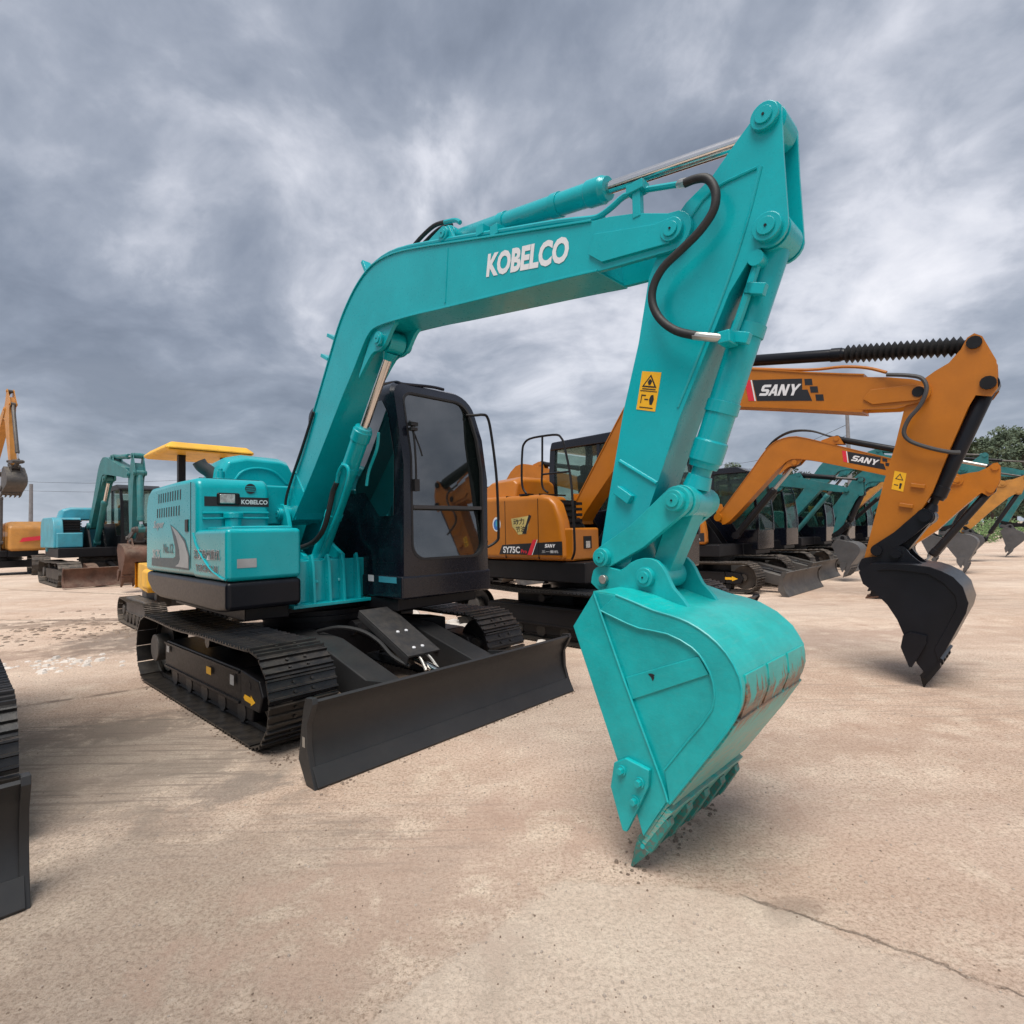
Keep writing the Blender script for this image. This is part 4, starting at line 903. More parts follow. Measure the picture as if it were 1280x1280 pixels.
# platform and skirt
m = MB(); m.prism_z([(-1.35, -0.88), (-1.55, -0.6), (-1.62, 0.0), (-1.62, 0.6), (-1.45, 1.0), (0.95, 1.08), (1.02, 0.15), (0.45, 0.12), (0.40, -0.54), (0.55, -0.56), (0.50, -0.88)], 0.70, 0.80); m.build('platform', 'black', ex, RZ, bevel=0.01)
sk = MB(); sk.prism([(-1.50, 1.028), (0.771, 1.028), (0.771, 0.822), (0.55, 0.80), (-0.55, 0.80), (-1.05, 0.80), (-1.28, 0.83), (-1.46, 0.92)], -1.10, -0.555); sk.build('skirt', 'black_gloss', ex, RZ, bevel=0.035, seg=4)
hd = MB(); hd.prism([(-1.52, 1.03), (-1.52, 1.66), (-1.46, 1.78), (-1.33, 1.835), (-0.55, 1.84), (0.03, 1.83), (0.085, 1.80), (0.10, 1.74), (0.10, 1.035)], -1.10, -0.53); hood = hd.build('engine_hood', 'teal', ex, RZ, bevel=0.045, seg=4)
m = MB(); m.box(-0.055, -0.047, -1.1025, -0.6, 1.10, 1.80); m.box(-0.055, -0.047, -1.04, -0.56, 1.80, 1.8415); m.build('door_seam', 'black', hood)
# rear counterweight
cw = MB(); n_ = 16; pts_ = [(-1.0, -1.05), (-1.35, -1.02)] + [(-1.28 - 0.42 * math.cos(R(a)), 1.0 * math.sin(R(a))) for a in range(-80, 81, 10)] + [(-1.35, 1.02), (-1.0, 1.05)]
cw.prism_z(pts_, 0.84, 1.62); cw.build('counterweight', 'teal', ex, RZ, bevel=0.05, seg=3)
m = MB(); m.box(-1.25, -0.60, -0.53, 1.05, 0.8, 1.76); m.build('engine_bay', 'teal', ex, RZ, bevel=0.04)
# raised engine cover
ec = MB(); 
def ecring(x, zt, sh): return [(x, -0.75 + sh, 1.80), (x, -0.72 + sh, zt - 0.14), (x, -0.66 + sh, zt - 0.03), (x, -0.50 + sh, zt + 0.01), (x, -0.15, zt), (x, -0.06 - sh, zt - 0.03), (x, 0.0 - sh, zt - 0.14), (x, 0.04 - sh, 1.80)]
ec.rings([ecring(-1.35, 2.02, 0.05), ecring(-1.05, 2.12, 0.02), ecring(-0.66, 2.13, 0.0), ecring(-0.56, 2.08, 0.02)]); cover = ec.build('engine_cover', 'teal', ex, RZ, bevel=0.02, seg=3)
m = MB(); m.tube([(-0.560, -0.60, 1.87), (-0.556, -0.52, 1.97), (-0.553, -0.38, 2.01), (-0.553, -0.22, 1.98), (-0.556, -0.10, 1.87)], 0.012, 8); m.build('cover_crease', 'teal', cover)
m = MB(); m.box(-0.60, -0.02, -0.52, -0.08, 1.45, 1.80); m.build('valve_cover', 'teal', ex, RZ, bevel=0.02)
m = MB(); m.tube([(-0.78, -0.68, 1.80), (-0.78, -0.69, 1.90), (-0.80, -0.73, 1.97), (-0.82, -0.79, 2.02), (-0.83, -0.82, 2.07)], 0.06, 16); m.build('exhaust_pipe', 'grey_plastic', ex, RZ)
m = MB(); m.cyl((-0.30, -0.80, 1.835), (-0.30, -0.80, 1.865), 0.075, 20); m.cyl((-0.30, -0.80, 1.865), (-0.30, -0.80, 1.93), 0.035, 16); m.cyl((-0.30, -0.80, 1.93), (-0.30, -0.80, 1.955), 0.02, 12); m.build('air_inlet_cap', 'teal', hood, bevel=0.004)
for zz, (xa, xb) in ((1.675, (-1.03, -0.34)), (1.54, (-1.08, -0.38))):
    for k in range(10):
        x = xa + (xb - xa) * k / 9
        m = MB(); m.prism([(x - 0.016, zz), (x + 0.012, zz), (x + 0.018, zz + 0.085), (x - 0.010, zz + 0.085)], -1.1018, -1.09); m.build('vent_slot', 'black', hood)
# tool box / fuel tank
tb = MB(); tb.box(0.0, 0.771, -1.10, -0.555, 1.030, 1.408); tank = tb.build('tool_box', 'teal', ex, RZ, bevel=0.035, seg=4)
m = MB(); m.prism_z([(0.13, -1.02), (0.20, -1.05), (0.68, -1.03), (0.70, -0.60), (0.18, -0.58), (0.13, -0.62)], 1.40, 1.428); m.build('tool_box_lid', 'teal', tank, bevel=0.012)
m = MB(); m.cyl((0.14, -0.84, 1.42), (0.14, -0.84, 1.50), 0.062, 20); m.cyl((0.14, -0.84, 1.50), (0.14, -0.84, 1.545), 0.075, 20); m.build('filler_cap', 'teal', tank, bevel=0.006)
decal([(0.7722, -1.03, 1.125), (0.7722, -0.895, 1.125), (0.7722, -0.895, 1.19), (0.7722, -1.03, 1.19)], (1, 0, 0)).build('sticker', 'silver_decal', tank)
m = MB(); m.tube([(0.02, -1.101, 1.385), (0.10, -1.103, 1.29), (0.25, -1.103, 1.20), (0.45, -1.103, 1.11), (0.68, -1.103, 1.055), (0.75, -1.10, 1.05)], 0.009, 6); m.build('tank_crease', 'teal', tank)
# front face of the hood: sticker band, lamp, round emblem
xh = 0.1012
decal([(xh, -1.045, 1.600), (xh, -0.54, 1.600), (xh, -0.54, 1.678), (xh, -1.045, 1.678)], (1, 0, 0)).build('name_band', 'black_decal', hood)
text('lettering', 'KOBELCO', (xh + 0.001, -0.765, 1.620), YL, UP, 0.215, 0.038, 'white_decal', hood, bold=0.03)
m = MB(); m.box(xh - 0.02, xh + 0.012, -0.955, -0.775, 1.608, 1.712); lampo = m.build('work_lamp', 'black', hood, bevel=0.02)
m = MB(); m.box(xh, xh + 0.016, -0.935, -0.815, 1.622, 1.700); m.build('lamp_glass', 'lamp_lens', lampo, bevel=0.018)
m = MB(); m.cyl((xh - 0.004, -0.69, 1.752), (xh + 0.003, -0.69, 1.752), 0.043, 28); em = m.build('round_emblem', 'black_decal', hood)
for zz in (1.768, 1.750, 1.733):
    m = MB(); m.box(xh + 0.0025, xh + 0.0042, -0.728, -0.652, zz - 0.003, zz + 0.003); m.build('emblem_stripe', 'teal', em)
m = MB(); m.tube([(0.108, -1.06, 1.545), (0.112, -0.8, 1.55), (0.108, -0.545, 1.55)], 0.010, 6); m.tube([(0.108, -1.06, 1.50), (0.112, -0.8, 1.505), (0.108, -0.545, 1.505)], 0.010, 6); m.build('hood_crease', 'teal', hood)
# side graphics
ys = -1.1022
decal([(-1.28, ys, 1.09), (-0.09, ys, 1.085), (-0.075, ys, 1.20), (-0.20, ys, 1.335), (-0.45, ys, 1.42), (-0.64, ys, 1.47), (-0.55, ys, 1.36), (-0.48, ys, 1.26), (-0.48, ys, 1.19), (-0.54, ys, 1.175), (-1.28, ys, 1.165)], (0, -1, 0)).build('swoosh_shadow', 'dark_teal_decal', hood)
decal([(-0.48, ys - 0.001, 1.105), (-0.10, ys - 0.001, 1.10), (-0.11, ys - 0.001, 1.20), (-0.22, ys - 0.001, 1.31), (-0.40, ys - 0.001, 1.40), (-0.60, ys - 0.001, 1.455), (-0.45, ys - 0.001, 1.36), (-0.36, ys - 0.001, 1.25), (-0.34, ys - 0.001, 1.17), (-0.38, ys - 0.001, 1.13)], (0, -1, 0)).build('swoosh', 'silver_decal', hood)
text('lettering', 'Super', (-1.22, ys, 1.425), XF, UP, 0.38, 0.09, 'silver_decal', hood, shear=0.3, bold=0.02)
text('lettering', 'No.12', (-0.86, ys, 1.215), XF, UP, 0.31, 0.085, 'dark_teal_decal', hood, bold=0.012)
text('lettering', 'SK75', (-1.24, ys - 0.001, 1.16), XF, UP, 0.26, 0.085, 'silver_decal', hood, bold=0.02)
text('lettering', '\u6c5f\u82cf\u6cf0\u5dde\u91cd\u673a', (0.035, ys, 1.180), XF, UP, 0.61, 0.080, 'white_decal', tank, bold=0.035)
text('lettering', '\u6c5f\u82cf\u6cf0\u5dde\u91cd\u673a', (0.04, ys - 0.001, 1.185), XF, UP, 0.60, 0.070, 'black_decal', tank, bold=0.008)
text('lettering', 'TGRCB-36-01', (0.085, ys, 1.086), XF, UP, 0.51, 0.058, 'white_decal', tank, bold=0.05)
text('lettering', 'TGRCB-36-01', (0.09, ys - 0.001, 1.09), XF, UP, 0.50, 0.050, 'black_decal', tank, bold=0.012)
m = MB(); m.box(-0.19, -0.11, ys - 0.006, ys + 0.004, 1.40, 1.50); m.build('door_lock', 'black', hood, bevel=0.003)
# boom bracket
for yy in (-0.375, -0.035):
    m = MB(); m.prism([(-0.62, 0.79), (-0.45, 1.15), (-0.12, 1.60), (-0.04, 1.64), (0.06, 1.62), (0.12, 1.52), (0.20, 1.30), (0.34, 1.23), (0.45, 1.18), (0.50, 0.79)], yy - 0.018, yy + 0.018); m.build('bracket_plate', 'teal', ex, RZ, bevel=0.004)
br = MB(); br.box(0.44, 0.50, -0.52, 0.20, 0.79, 1.14); brk = br.build('boom_bracket', 'teal', ex, RZ, bevel=0.008)
m = MB(); m.box(-0.55, 0.47, -0.52, -0.06, 1.12, 1.15); m.build('bracket_top', 'teal', brk)
for k, yy in enumerate((-0.495, -0.36, -0.22, -0.09, 0.05, 0.17)):
    m = MB(); m.prism([(0.495, 0.79), (0.495, 1.17 - 0.0 * k), (0.53, 1.19), (0.56, 1.10), (0.585, 0.79)], yy - 0.012, yy + 0.012); m.build('bracket_rib', 'teal', brk, bevel=0.004)
m = MB(); m.box(-0.4, 0.63, -0.56, 0.26, 0.765, 0.792); m.build('bracket_base', 'teal', brk, bevel=0.004)
for yy in (-0.31, -0.10):
    m = MB(); m.prism([(0.15, 0.95), (0.20, 1.13), (0.26, 1.18), (0.36, 1.16), (0.44, 1.05), (0.52, 0.95)], yy - 0.014, yy + 0.014); m.build('cylinder_lug', 'teal', brk, bevel=0.003)
pin(ex, 0.0, 1.545, YC - 0.22, YC + 0.22, 0.055, 'teal', RZ, 2)
cab(ex, 'cab_black', RZ, 2)
m = MB(); m.box(-1.15, -0.62, 0.2, 1.05, 1.76, 1.80); m.build('rear_panel', 'black', ex, RZ)
# boom lettering, weld line, pipes, hoses, clamps
yb = YC - 0.125 - 0.0012
bx0, bz0 = 2.665, 2.800; ang = math.atan2(2.672 - 2.800, 3.262 - 2.665)
text('lettering', 'KOBELCO', (bx0, yb, bz0), (math.cos(ang), 0, math.sin(ang)), (0.10, 0, 0.995), 0.605, 0.132, 'white_decal', boom, shear=0.08, bold=0.045)
m = MB(); m.tube([(2.325, yb, 3.10), (2.29, yb, 2.77)], 0.006, 6, 1); m.build('weld_bead', 'teal', boom)
m = MB(); m.tube([(0.15, yb, 1.93), (0.33, yb, 1.72)], 0.008, 6, 1); m.build('weld_bead', 'teal', boom)
def pipes(y): return [(0.93, y, 2.99), (1.10, y, 3.155), (1.28, y, 3.27), (1.47, y, 3.335), (1.75, y, 3.322), (2.20, y, 3.205), (2.80, y, 3.032), (3.17, y, 2.925), (3.37, y, 2.858), (3.43, y, 2.846), (3.50, y, 2.860), (3.565, y, 2.880), (3.64, y, 2.868), (3.70, y, 2.852), (3.84, y, 2.808)]
m = MB(); m.tube(pipes(-0.30), 0.014, 8, 3); m.tube([(a, -0.265, c + 0.002) for a, _, c in pipes(0)[:10]], 0.014, 8, 3); m.build('hydraulic_pipe', 'teal', boom)
for (x, z, a) in ((0.86, 2.93, 62), (0.75, 2.79, 62), (1.37, 3.30, 30)):
    m = MB(); c, s = math.cos(R(a)), math.sin(R(a)); M_ = Matrix(((c, 0, -s, x), (0, 1, 0, -0.30), (s, 0, c, z), (0, 0, 0, 1))); m.box(-0.014, 0.014, -0.035, 0.035, -0.03, 0.10, M_); m.build('pipe_clamp', 'teal', boom, bevel=0.003)
m = MB(); m.box(3.625, 3.665, -0.335, -0.30, 2.735, 2.87); m.box(3.60, 3.685, -0.345, -0.28, 2.850, 2.892); m.build('pipe_bracket', 'teal', boom, bevel=0.004)
for (x, z) in ((2.60, 3.11), (2.72, 3.06)):
    m = MB(); m.box(x - 0.03, x + 0.03, -0.32, -0.24, z - 0.03, z + 0.03); m.build('pipe_clamp', 'teal', boom, bevel=0.004)
yh = -0.375
H_ = [(3.90, 2.83), (3.954, 2.822), (4.000, 2.79), (4.022, 2.73), (4.010, 2.665), (3.952, 2.575), (3.868, 2.484), (3.79, 2.425), (3.742, 2.360), (3.738, 2.295), (3.775, 2.216), (3.84, 2.153), (3.924, 2.113)]
H_ = [(3.895, 2.752), (3.940, 2.748), (3.985, 2.730), (4.012, 2.690), (4.022, 2.640), (4.006, 2.583), (3.947, 2.527), (3.868, 2.484), (3.786, 2.439), (3.740, 2.375), (3.735, 2.302), (3.772, 2.223), (3.84, 2.158), (3.924, 2.116)]
m = MB(); m.tube([(x, yh, z) for x, z in H_], 0.0175, 12); hose = m.build('hydraulic_hose', 'rubber', arm)
m = MB(); m.tube([(3.838, -0.302, 2.808), (3.862, -0.34, 2.782), (3.905, yh, 2.752)], 0.018, 10, 2); m.build('hose_fitting', 'zinc', hose)
m = MB(); m.tube([(3.915, yh, 2.118), (3.965, yh, 2.100), (4.015, -0.34, 2.090)], 0.017, 10, 2); m.build('hose_fitting', 'zinc', hose)
m = MB(); m.box(4.0, 4.05, -0.36, -0.27, 2.065, 2.115); m.build('hose_port', 'teal', arm, bevel=0.006)
# pipe beside the bucket cylinder with its bolted clamps
m = MB(); m.tube([(4.135, -0.285, 2.36), (4.115, -0.29, 2.30), (4.06, -0.285, 2.17), (4.02, -0.28, 2.09)], 0.017, 8, 2); m.ycyl(4.14, 2.375, -0.315, -0.26, 0.030, 16); m.build('cylinder_pipe', 'teal', arm)
for t_ in (0.20, 0.37):
    A, B = Vector((4.188, 2.472)), Vector((3.80, 1.463)); q = A.lerp(B, t_); m = MB(); dd = (B - A).normalized(); a = math.atan2(dd.y, dd.x)
    M_ = Matrix(((math.cos(a), 0, -math.sin(a), q.x), (0, 1, 0, YC), (math.sin(a), 0, math.cos(a), q.y), (0, 0, 0, 1)))
    m.box(-0.022, 0.022, -0.105, 0.105, -0.016, 0.016, M_); m.box(-0.022, 0.022, -0.105, -0.07, -0.016, 0.06, M_); m.build('cylinder_clamp', 'teal', arm, bevel=0.004)
# warning sticker on the arm
ya_ = YC - 0.10 - 0.0012
def ap(u, v): # u right, v up inside the sticker
    o = Vector((3.600, 1.885)); U_ = Vector((0.093, -0.026)); V_ = Vector((0.036, 0.165)); q = o + U_ * u + V_ * v; return (q.x, ya_, q.y)
st = decal([ap(0, 0), ap(1, 0), ap(1, 1), ap(0, 1)], (0, -1, 0)).build('warning_sticker', 'yellow_decal', arm)
def apn(pts, k=0.0012): return [(p[0], p[1] - k, p[2]) for p in [ap(u, v) for u, v in pts]]
decal(apn([(0.12, 0.60), (0.88, 0.60), (0.50, 0.93)]), (0, -1, 0)).build('sticker_print', 'black_decal', st)
decal(apn([(0.24, 0.635), (0.76, 0.635), (0.50, 0.865)], 0.0024), (0, -1, 0)).build('sticker_print', 'yellow_decal', st)
decal(apn([(0.46, 0.66), (0.56, 0.66), (0.62, 0.76), (0.50, 0.82), (0.40, 0.74)], 0.0036), (0, -1, 0)).build('sticker_print', 'black_decal', st)
for a in ([(0.06, 0.49), (0.94, 0.49), (0.94, 0.51), (0.06, 0.51)], [(0.15, 0.54), (0.85, 0.54), (0.85, 0.565), (0.15, 0.565)], [(0.15, 0.06), (0.85, 0.06), (0.85, 0.085), (0.15, 0.085)], [(0.66, 0.16), (0.78, 0.16), (0.84, 0.30), (0.78, 0.42), (0.66, 0.40), (0.60, 0.28)], [(0.35, 0.27), (0.55, 0.27), (0.55, 0.30), (0.35, 0.30)], [(0.16, 0.18), (0.20, 0.18), (0.20, 0.40), (0.16, 0.40)], [(0.16, 0.40), (0.40, 0.40), (0.40, 0.37), (0.16, 0.37)]):
    decal(apn(a), (0, -1, 0)).build('sticker_print', 'black_decal', st)
m = MB(); m.tube([(3.505, ya_, 1.662), (3.690, ya_, 1.545)], 0.010, 8, 1); m.build('weld_bead', 'teal', arm)
m = MB(); M_ = Matrix.Translation((3.530, ya_ - 0.008, 1.505)) @ Matrix.Rotation(R(35), 4, 'Y'); m.box(-0.045, 0.045, -0.02, 0.012, -0.022, 0.022, M_); m.build('arm_boss', 'teal', arm, bevel=0.004)
m = MB(); m.tube([(4.155, ya_, 2.722), (3.98, ya_, 2.715), (3.88, ya_, 2.64)], 0.007, 6, 3); m.tube([(4.17, ya_, 2.72), (4.10, ya_, 2.50), (3.99, ya_, 2.24), (3.80, ya_, 1.86)], 0.006, 6, 3); m.build('weld_bead', 'teal', arm)
m = MB(); m.ycyl(3.44, 1.122 - 0.0, YC - 0.172, YC - 0.148, 0.020, 16); m.build('pin_retainer', 'zinc', arm, bevel=0.003)
# boom cylinder hose and loop pipe
m = MB(); m.tube([(0.82, -0.285, 1.77), (0.76, -0.29, 1.69), (0.72, -0.30, 1.56), (0.64, -0.31, 1.40), (0.52, -0.34, 1.29), (0.36, -0.40, 1.24), (0.26, -0.46, 1.24)], 0.022, 10); m.build('hydraulic_hose', 'rubber', ex, RZ)
m = MB(); m.tube([(0.82, -0.285, 1.77), (0.86, -0.29, 1.85), (0.93, -0.285, 1.90), (0.99, -0.275, 1.86), (0.95, -0.272, 1.74), (0.78, -0.27, 1.50), (0.50, -0.275, 1.20)], 0.014, 8); m.build('cylinder_pipe', 'teal', ex, RZ)
m = MB(); m.tube([(1.20, -0.13, 2.14), (1.14, -0.11, 2.02), (1.02, -0.11, 1.86), (0.98, -0.11, 1.74)], 0.012, 8); m.build('cylinder_pipe', 'teal', ex, RZ)
for dy in (0.0, 0.05):
    m = MB(); m.tube([(1.80, -0.25 + dy, 3.30), (1.93, -0.25 + dy, 3.345), (2.08, -0.245 + dy, 3.375), (2.20, -0.24 + dy, 3.355)], 0.014, 8); m.build('hydraulic_hose', 'rubber', boom)
m = MB(); m.tube([(2.19, -0.24, 3.356), (2.29, -0.235, 3.33), (2.33, -0.23, 3.30)], 0.015, 8); m.build('hose_fitting', 'teal', boom)
m = MB(); m.tube([(0.02, -0.36, 1.48), (0.05, -0.37, 1.66), (0.14, -0.355, 1.85), (0.34, -0.35, 2.10), (0.55, -0.345, 2.38)], 0.012, 8); m.build('hydraulic_hose', 'rubber', boom)


# ------------------------------------------------------------------ generic upper body for the neighbours
def upper(root, det, mp, mcab, rz=0.0, gl='glass_clear', tall=1.79, step=True, cy1=1.10, cabin=True):
    m = MB(); m.prism_z([(-1.5, -1.0), (-1.66, 0.0), (-1.5, 1.0), (1.0, 1.05), (1.02, 0.15), (0.75, 0.12), (0.72, -1.05)], 0.72, 0.97); m.build('platform', 'black', root, rz, bevel=0.02)
    m = MB(); m.prism([(-1.52, 0.98), (-1.52, tall - 0.2), (-1.42, tall - 0.04), (-1.2, tall + 0.02), (0.10, tall), (0.24, tall - 0.03), (0.34, tall - 0.12), (0.42, tall - 0.34), (0.455, tall - 0.55), (0.46, 0.98)], -1.10, -0.90)
    hood = m.build('engine_hood', mp, root, rz, bevel=0.07 if det else 0.03, seg=4)
    m = MB(); m.prism([(-1.50, 0.98), (-1.50, tall - 0.2), (-1.40, tall - 0.04), (-1.2, tall + 0.015), (0.0, tall - 0.005), (0.05, tall - 0.05), (0.05, 0.98)], -0.95, -0.50); m.build('hood_inner', mp, root, rz, bevel=0.03 if det else 0.0)
    m = MB()
    for k in range(5): m.box(0.05, 0.30, -0.90, -0.52, 1.38 + 0.07 * k, 1.415 + 0.07 * k)
    m.box(0.05, 0.22, -0.88, -0.54, 1.0, 1.72); m.build('louvres', 'black', root, rz)
    stp = None
    if step: m = MB(); m.box(0.30, 0.56, -1.05, -0.53, 0.98, 1.37); stp = m.build('step_box', mp, root, rz, bevel=0.03, seg=3)
    cw = MB(); pts_ = [(-1.0, -1.05), (-1.35, -1.02)] + [(-1.30 - 0.42 * math.cos(R(a)), 1.0 * math.sin(R(a))) for a in range(-80, 81, 20)] + [(-1.35, 1.02), (-1.0, 1.05)]
    cw.prism_z(pts_, 0.86, 1.55); cw.build('counterweight', mp, root, rz, bevel=0.04)
    m = MB(); m.rings([[(x, -0.85 + s, 1.74), (x, -0.78 + s, zt - 0.06), (x, -0.6, zt), (x, -0.1, zt), (x, 0.05 - s, zt - 0.06), (x, 0.08 - s, 1.74)] for x, zt, s in ((-1.45, 1.95, 0.1), (-1.1, 2.08, 0.0), (-0.66, 2.10, 0.0), (-0.60, 2.05, 0.03))])
    m.build('engine_cover', mp, root, rz, bevel=0.03)
    for yy in (-0.36, -0.05):
        m = MB(); m.prism([(-0.5, 0.95), (-0.12, 1.55), (0.06, 1.58), (0.34, 1.2), (0.5, 0.95)], yy - 0.02, yy + 0.02); m.build('bracket_plate', 'black', root, rz)
    c = glazed_cab(root, mcab, rz, det, y1=cy1) if cabin else None
    return hood, stp, c


GLY = {'S': [[(0, 0), (0.80, 0), (1, 0.14), (1, 0.46), (0.80, 0.60), (0.32, 0.60), (0.32, 0.77), (1, 0.77), (1, 1), (0.18, 1), (0, 0.86), (0, 0.52), (0.18, 0.38), (0.68, 0.38), (0.68, 0.23), (0, 0.23)]],
       'A': [[(0, 0), (0.29, 0), (0.5, 0.66), (0.5, 1), (0.34, 1)], [(0.71, 0), (1, 0), (0.66, 1), (0.5, 1), (0.5, 0.66)], [(0.360, 0.2), (0.640, 0.2), (0.580, 0.39), (0.420, 0.39)]],
       'N': [[(0, 0), (0.28, 0), (0.28, 0.60), (0.68, 0), (1, 0), (1, 1), (0.72, 1), (0.72, 0.42), (0.32, 1), (0, 1)]],
       'Y': [[(0.36, 0), (0.64, 0), (0.64, 0.40), (1, 1), (0.70, 1), (0.5, 0.64), (0.30, 1), (0, 1), (0.36, 0.40)]]}


def sany_word(org, U_, V_, w, h, parent, shear=0.22):
    o = Vector(org); U_, V_ = Vector(U_), Vector(V_); m = MB(); n = U_.cross(V_).normalized() * 0.001; x = 0.0
    for ch, adv in (('S', 0.25), ('A', 0.245), ('N', 0.26), ('Y', 0.25)):
        for poly in GLY[ch]:
            m.add([o + U_ * ((x + a * 0.232 if ch != 'Y' else x + a * 0.25) * w) + U_ * (b * h * shear) + V_ * (b * h) + n for a, b in poly], [tuple(range(len(poly)))])
        x += adv - (0.012 if ch == 'S' else 0)
    return m.build('lettering', 'white_decal', parent)


def sany_logo(parent, org, ang, w, h, y, pro=True):
    """black slanted panel with a red stripe, three dark blocks and the name"""
    o = Vector((org[0], 0, org[1])); U_ = Vector((math.cos(ang), 0, math.sin(ang))); V_ = Vector((-math.sin(ang), 0, math.cos(ang)))
    def P(u, v, k=0.0): q = o + U_ * (u * w) + V_ * (v * h); return (q.x, y - k, q.z)
    def D(name, pts, mat, k=0.0): return decal([P(a, b, k) for a, b in pts], (0, -1, 0)).build(name, mat, parent)
    pn = D('name_panel', [(0.10, 1.0), (0.20, 0.0), (0.85, 0.0), (0.78, 0.5), (0.72, 0.5), (0.70, 1.0)], 'black_decal')
    D('red_stripe', [(0.0, 1.0), (0.075, 1.0), (0.165, 0.0), (0.09, 0.0)], 'red_decal'); D('white_stripe', [(0.078, 1.0), (0.095, 1.0), (0.185, 0.0), (0.168, 0.0)], 'white_decal')
    for (u, v) in ((0.745, 0.70), (0.82, 0.36), (0.895, 0.0)):
        D('dark_block', [(u, v), (u + 0.085, v), (u + 0.065, v + 0.28), (u - 0.02, v + 0.28)], 'black_decal')
    a = P(0.215, 0.24, 0.001)
    sany_word(a, U_, V_, 0.46 * w, 0.52 * h, parent)


# ------------------------------------------------------------------ orange machine next to the main one
p2 = row(0.40, 3.66)
e2 = top('excavator', 'orange excavator marked SANY and SY75C with black bucket, directly beside the big teal one', 'excavator', p2, HU, GROUP)
undercarriage(e2, 1, 'track_black', 'black', bx=1.86, blade_z=-0.0)
b2, a2, k2 = attachment(e2, SANY, 1, 'orange', 0, mbk='black_gloss', mcyl='black_gloss', mlink='black_gloss', mtooth='black', guard=True)
h2, s2, c2 = upper(e2, 1, 'orange', 'cab_black')
yb2 = YC - 0.1265
sany_logo(b2, (2.27, 2.665), math.atan2(2.40 - 2.62, 3.484 - 2.251) + 0.0, 0.80, 0.215, yb2)
# hood graphics
yh2 = -1.1015
for x in (-0.51, 0.06):
    m = MB(); m.box(x - 0.004, x + 0.004, yh2 - 0.001, yh2 + 0.02, 1.0, 1.74); m.box(x - 0.004, x + 0.004, -1.07, -0.55, 1.785, 1.7925 + 0.012); m.build('door_seam', 'black', h2)
decal([(-0.63, yh2, 1.05), (0.43, yh2, 1.05), (0.43, yh2, 1.215), (-0.57, yh2, 1.17), (-0.60, yh2, 1.12)], (0, -1, 0)).build('name_panel', 'black_decal', h2)
text('lettering', 'SY75C', (-0.555, yh2 - 0.001, 1.065), XF, UP, 0.30, 0.085, 'white_decal', h2, bold=0.03)
text('lettering', 'Pro', (-0.235, yh2 - 0.001, 1.065), XF, UP, 0.10, 0.05, 'red_decal', h2, bold=0.02)
decal([(-0.13, yh2 - 0.001, 1.045), (-0.06, yh2 - 0.001, 1.045), (0.03, yh2 - 0.001, 1.235), (-0.03, yh2 - 0.001, 1.235)], (0, -1, 0)).build('red_stripe', 'red_decal', h2)
decal([(-0.055, yh2 - 0.001, 1.045), (-0.045, yh2 - 0.001, 1.045), (0.045, yh2 - 0.001, 1.235), (0.035, yh2 - 0.001, 1.235)], (0, -1, 0)).build('white_stripe', 'white_decal', h2)
sany_word((0.16, yh2 - 0.001, 1.14), XF, UP, 0.16, 0.042, h2)
text('lettering', '\u4e09\u4e00\u91cd\u673a', (0.11, yh2 - 0.001, 1.075), XF, UP, 0.26, 0.032, 'white_decal', h2, bold=0.0)
def oval(x, z, rx, rz_, mat, k, nm): decal([(x + rx * math.cos(a), yh2 - k, z + rz_ * math.sin(a)) for a in [i * math.pi / 12 for i in range(24)]], (0, -1, 0)).build(nm, mat, h2)
oval(-0.67, 1.44, 0.075, 0.095, 'white_decal', 0.0, 'round_sticker'); oval(-0.67, 1.435, 0.055, 0.072, 'blue_decal', 0.001, 'round_sticker_print')
oval(-0.665, 1.45, 0.022, 0.040, 'cyan_old', 0.002, 'round_sticker_print')
random.seed(3)
cs = decal([(-0.40, yh2, 1.505), (-0.08, yh2, 1.535), (-0.10, yh2, 1.42), (-0.14, yh2, 1.31), (-0.28, yh2, 1.30), (-0.33, yh2, 1.36), (-0.38, yh2, 1.40)], (0, -1, 0)).build('slogan_sticker', 'gold_decal', h2)
decal([(-0.14, yh2 - 0.001, 1.31), (-0.21, yh2 - 0.001, 1.31), (-0.14, yh2 - 0.001, 1.43), (-0.09, yh2 - 0.001, 1.55), (-0.05, yh2 - 0.001, 1.53), (-0.11, yh2 - 0.001, 1.42)], (0, -1, 0)).build('sticker_print', 'black_decal', cs)
text('lettering', '\u52a8\u529b', (-0.36, yh2 - 0.001, 1.42), (1, 0, 0.05), UP, 0.19, 0.08, 'black_decal', cs, bold=0.01)
text('lettering', '\u8282\u6cb9', (-0.32, yh2 - 0.001, 1.325), (1, 0, 0.05), UP, 0.16, 0.08, 'black_decal', cs, bold=0.01)
for i in range(4):
    m = MB(); m.prism([(-0.90 + (i % 2) * 0.0 - 0.02 * i, 1.15 + 0.12 * i), (-0.87 - 0.02 * i, 1.15 + 0.12 * i), (-0.84 - 0.02 * i, 1.22 + 0.12 * i), (-0.87 - 0.02 * i, 1.22 + 0.12 * i)], yh2 - 0.001, yh2 + 0.01); m.build('vent_slot', 'black', h2)
m = MB(); m.box(0.555, 0.566, -0.86, -0.70, 1.12, 1.27); lo2 = m.build('work_lamp', 'black', s2, bevel=0.003); m = MB(); m.box(0.56, 0.572, -0.82, -0.74, 1.13, 1.21); m.build('lamp_glass', 'lamp_lens', lo2)
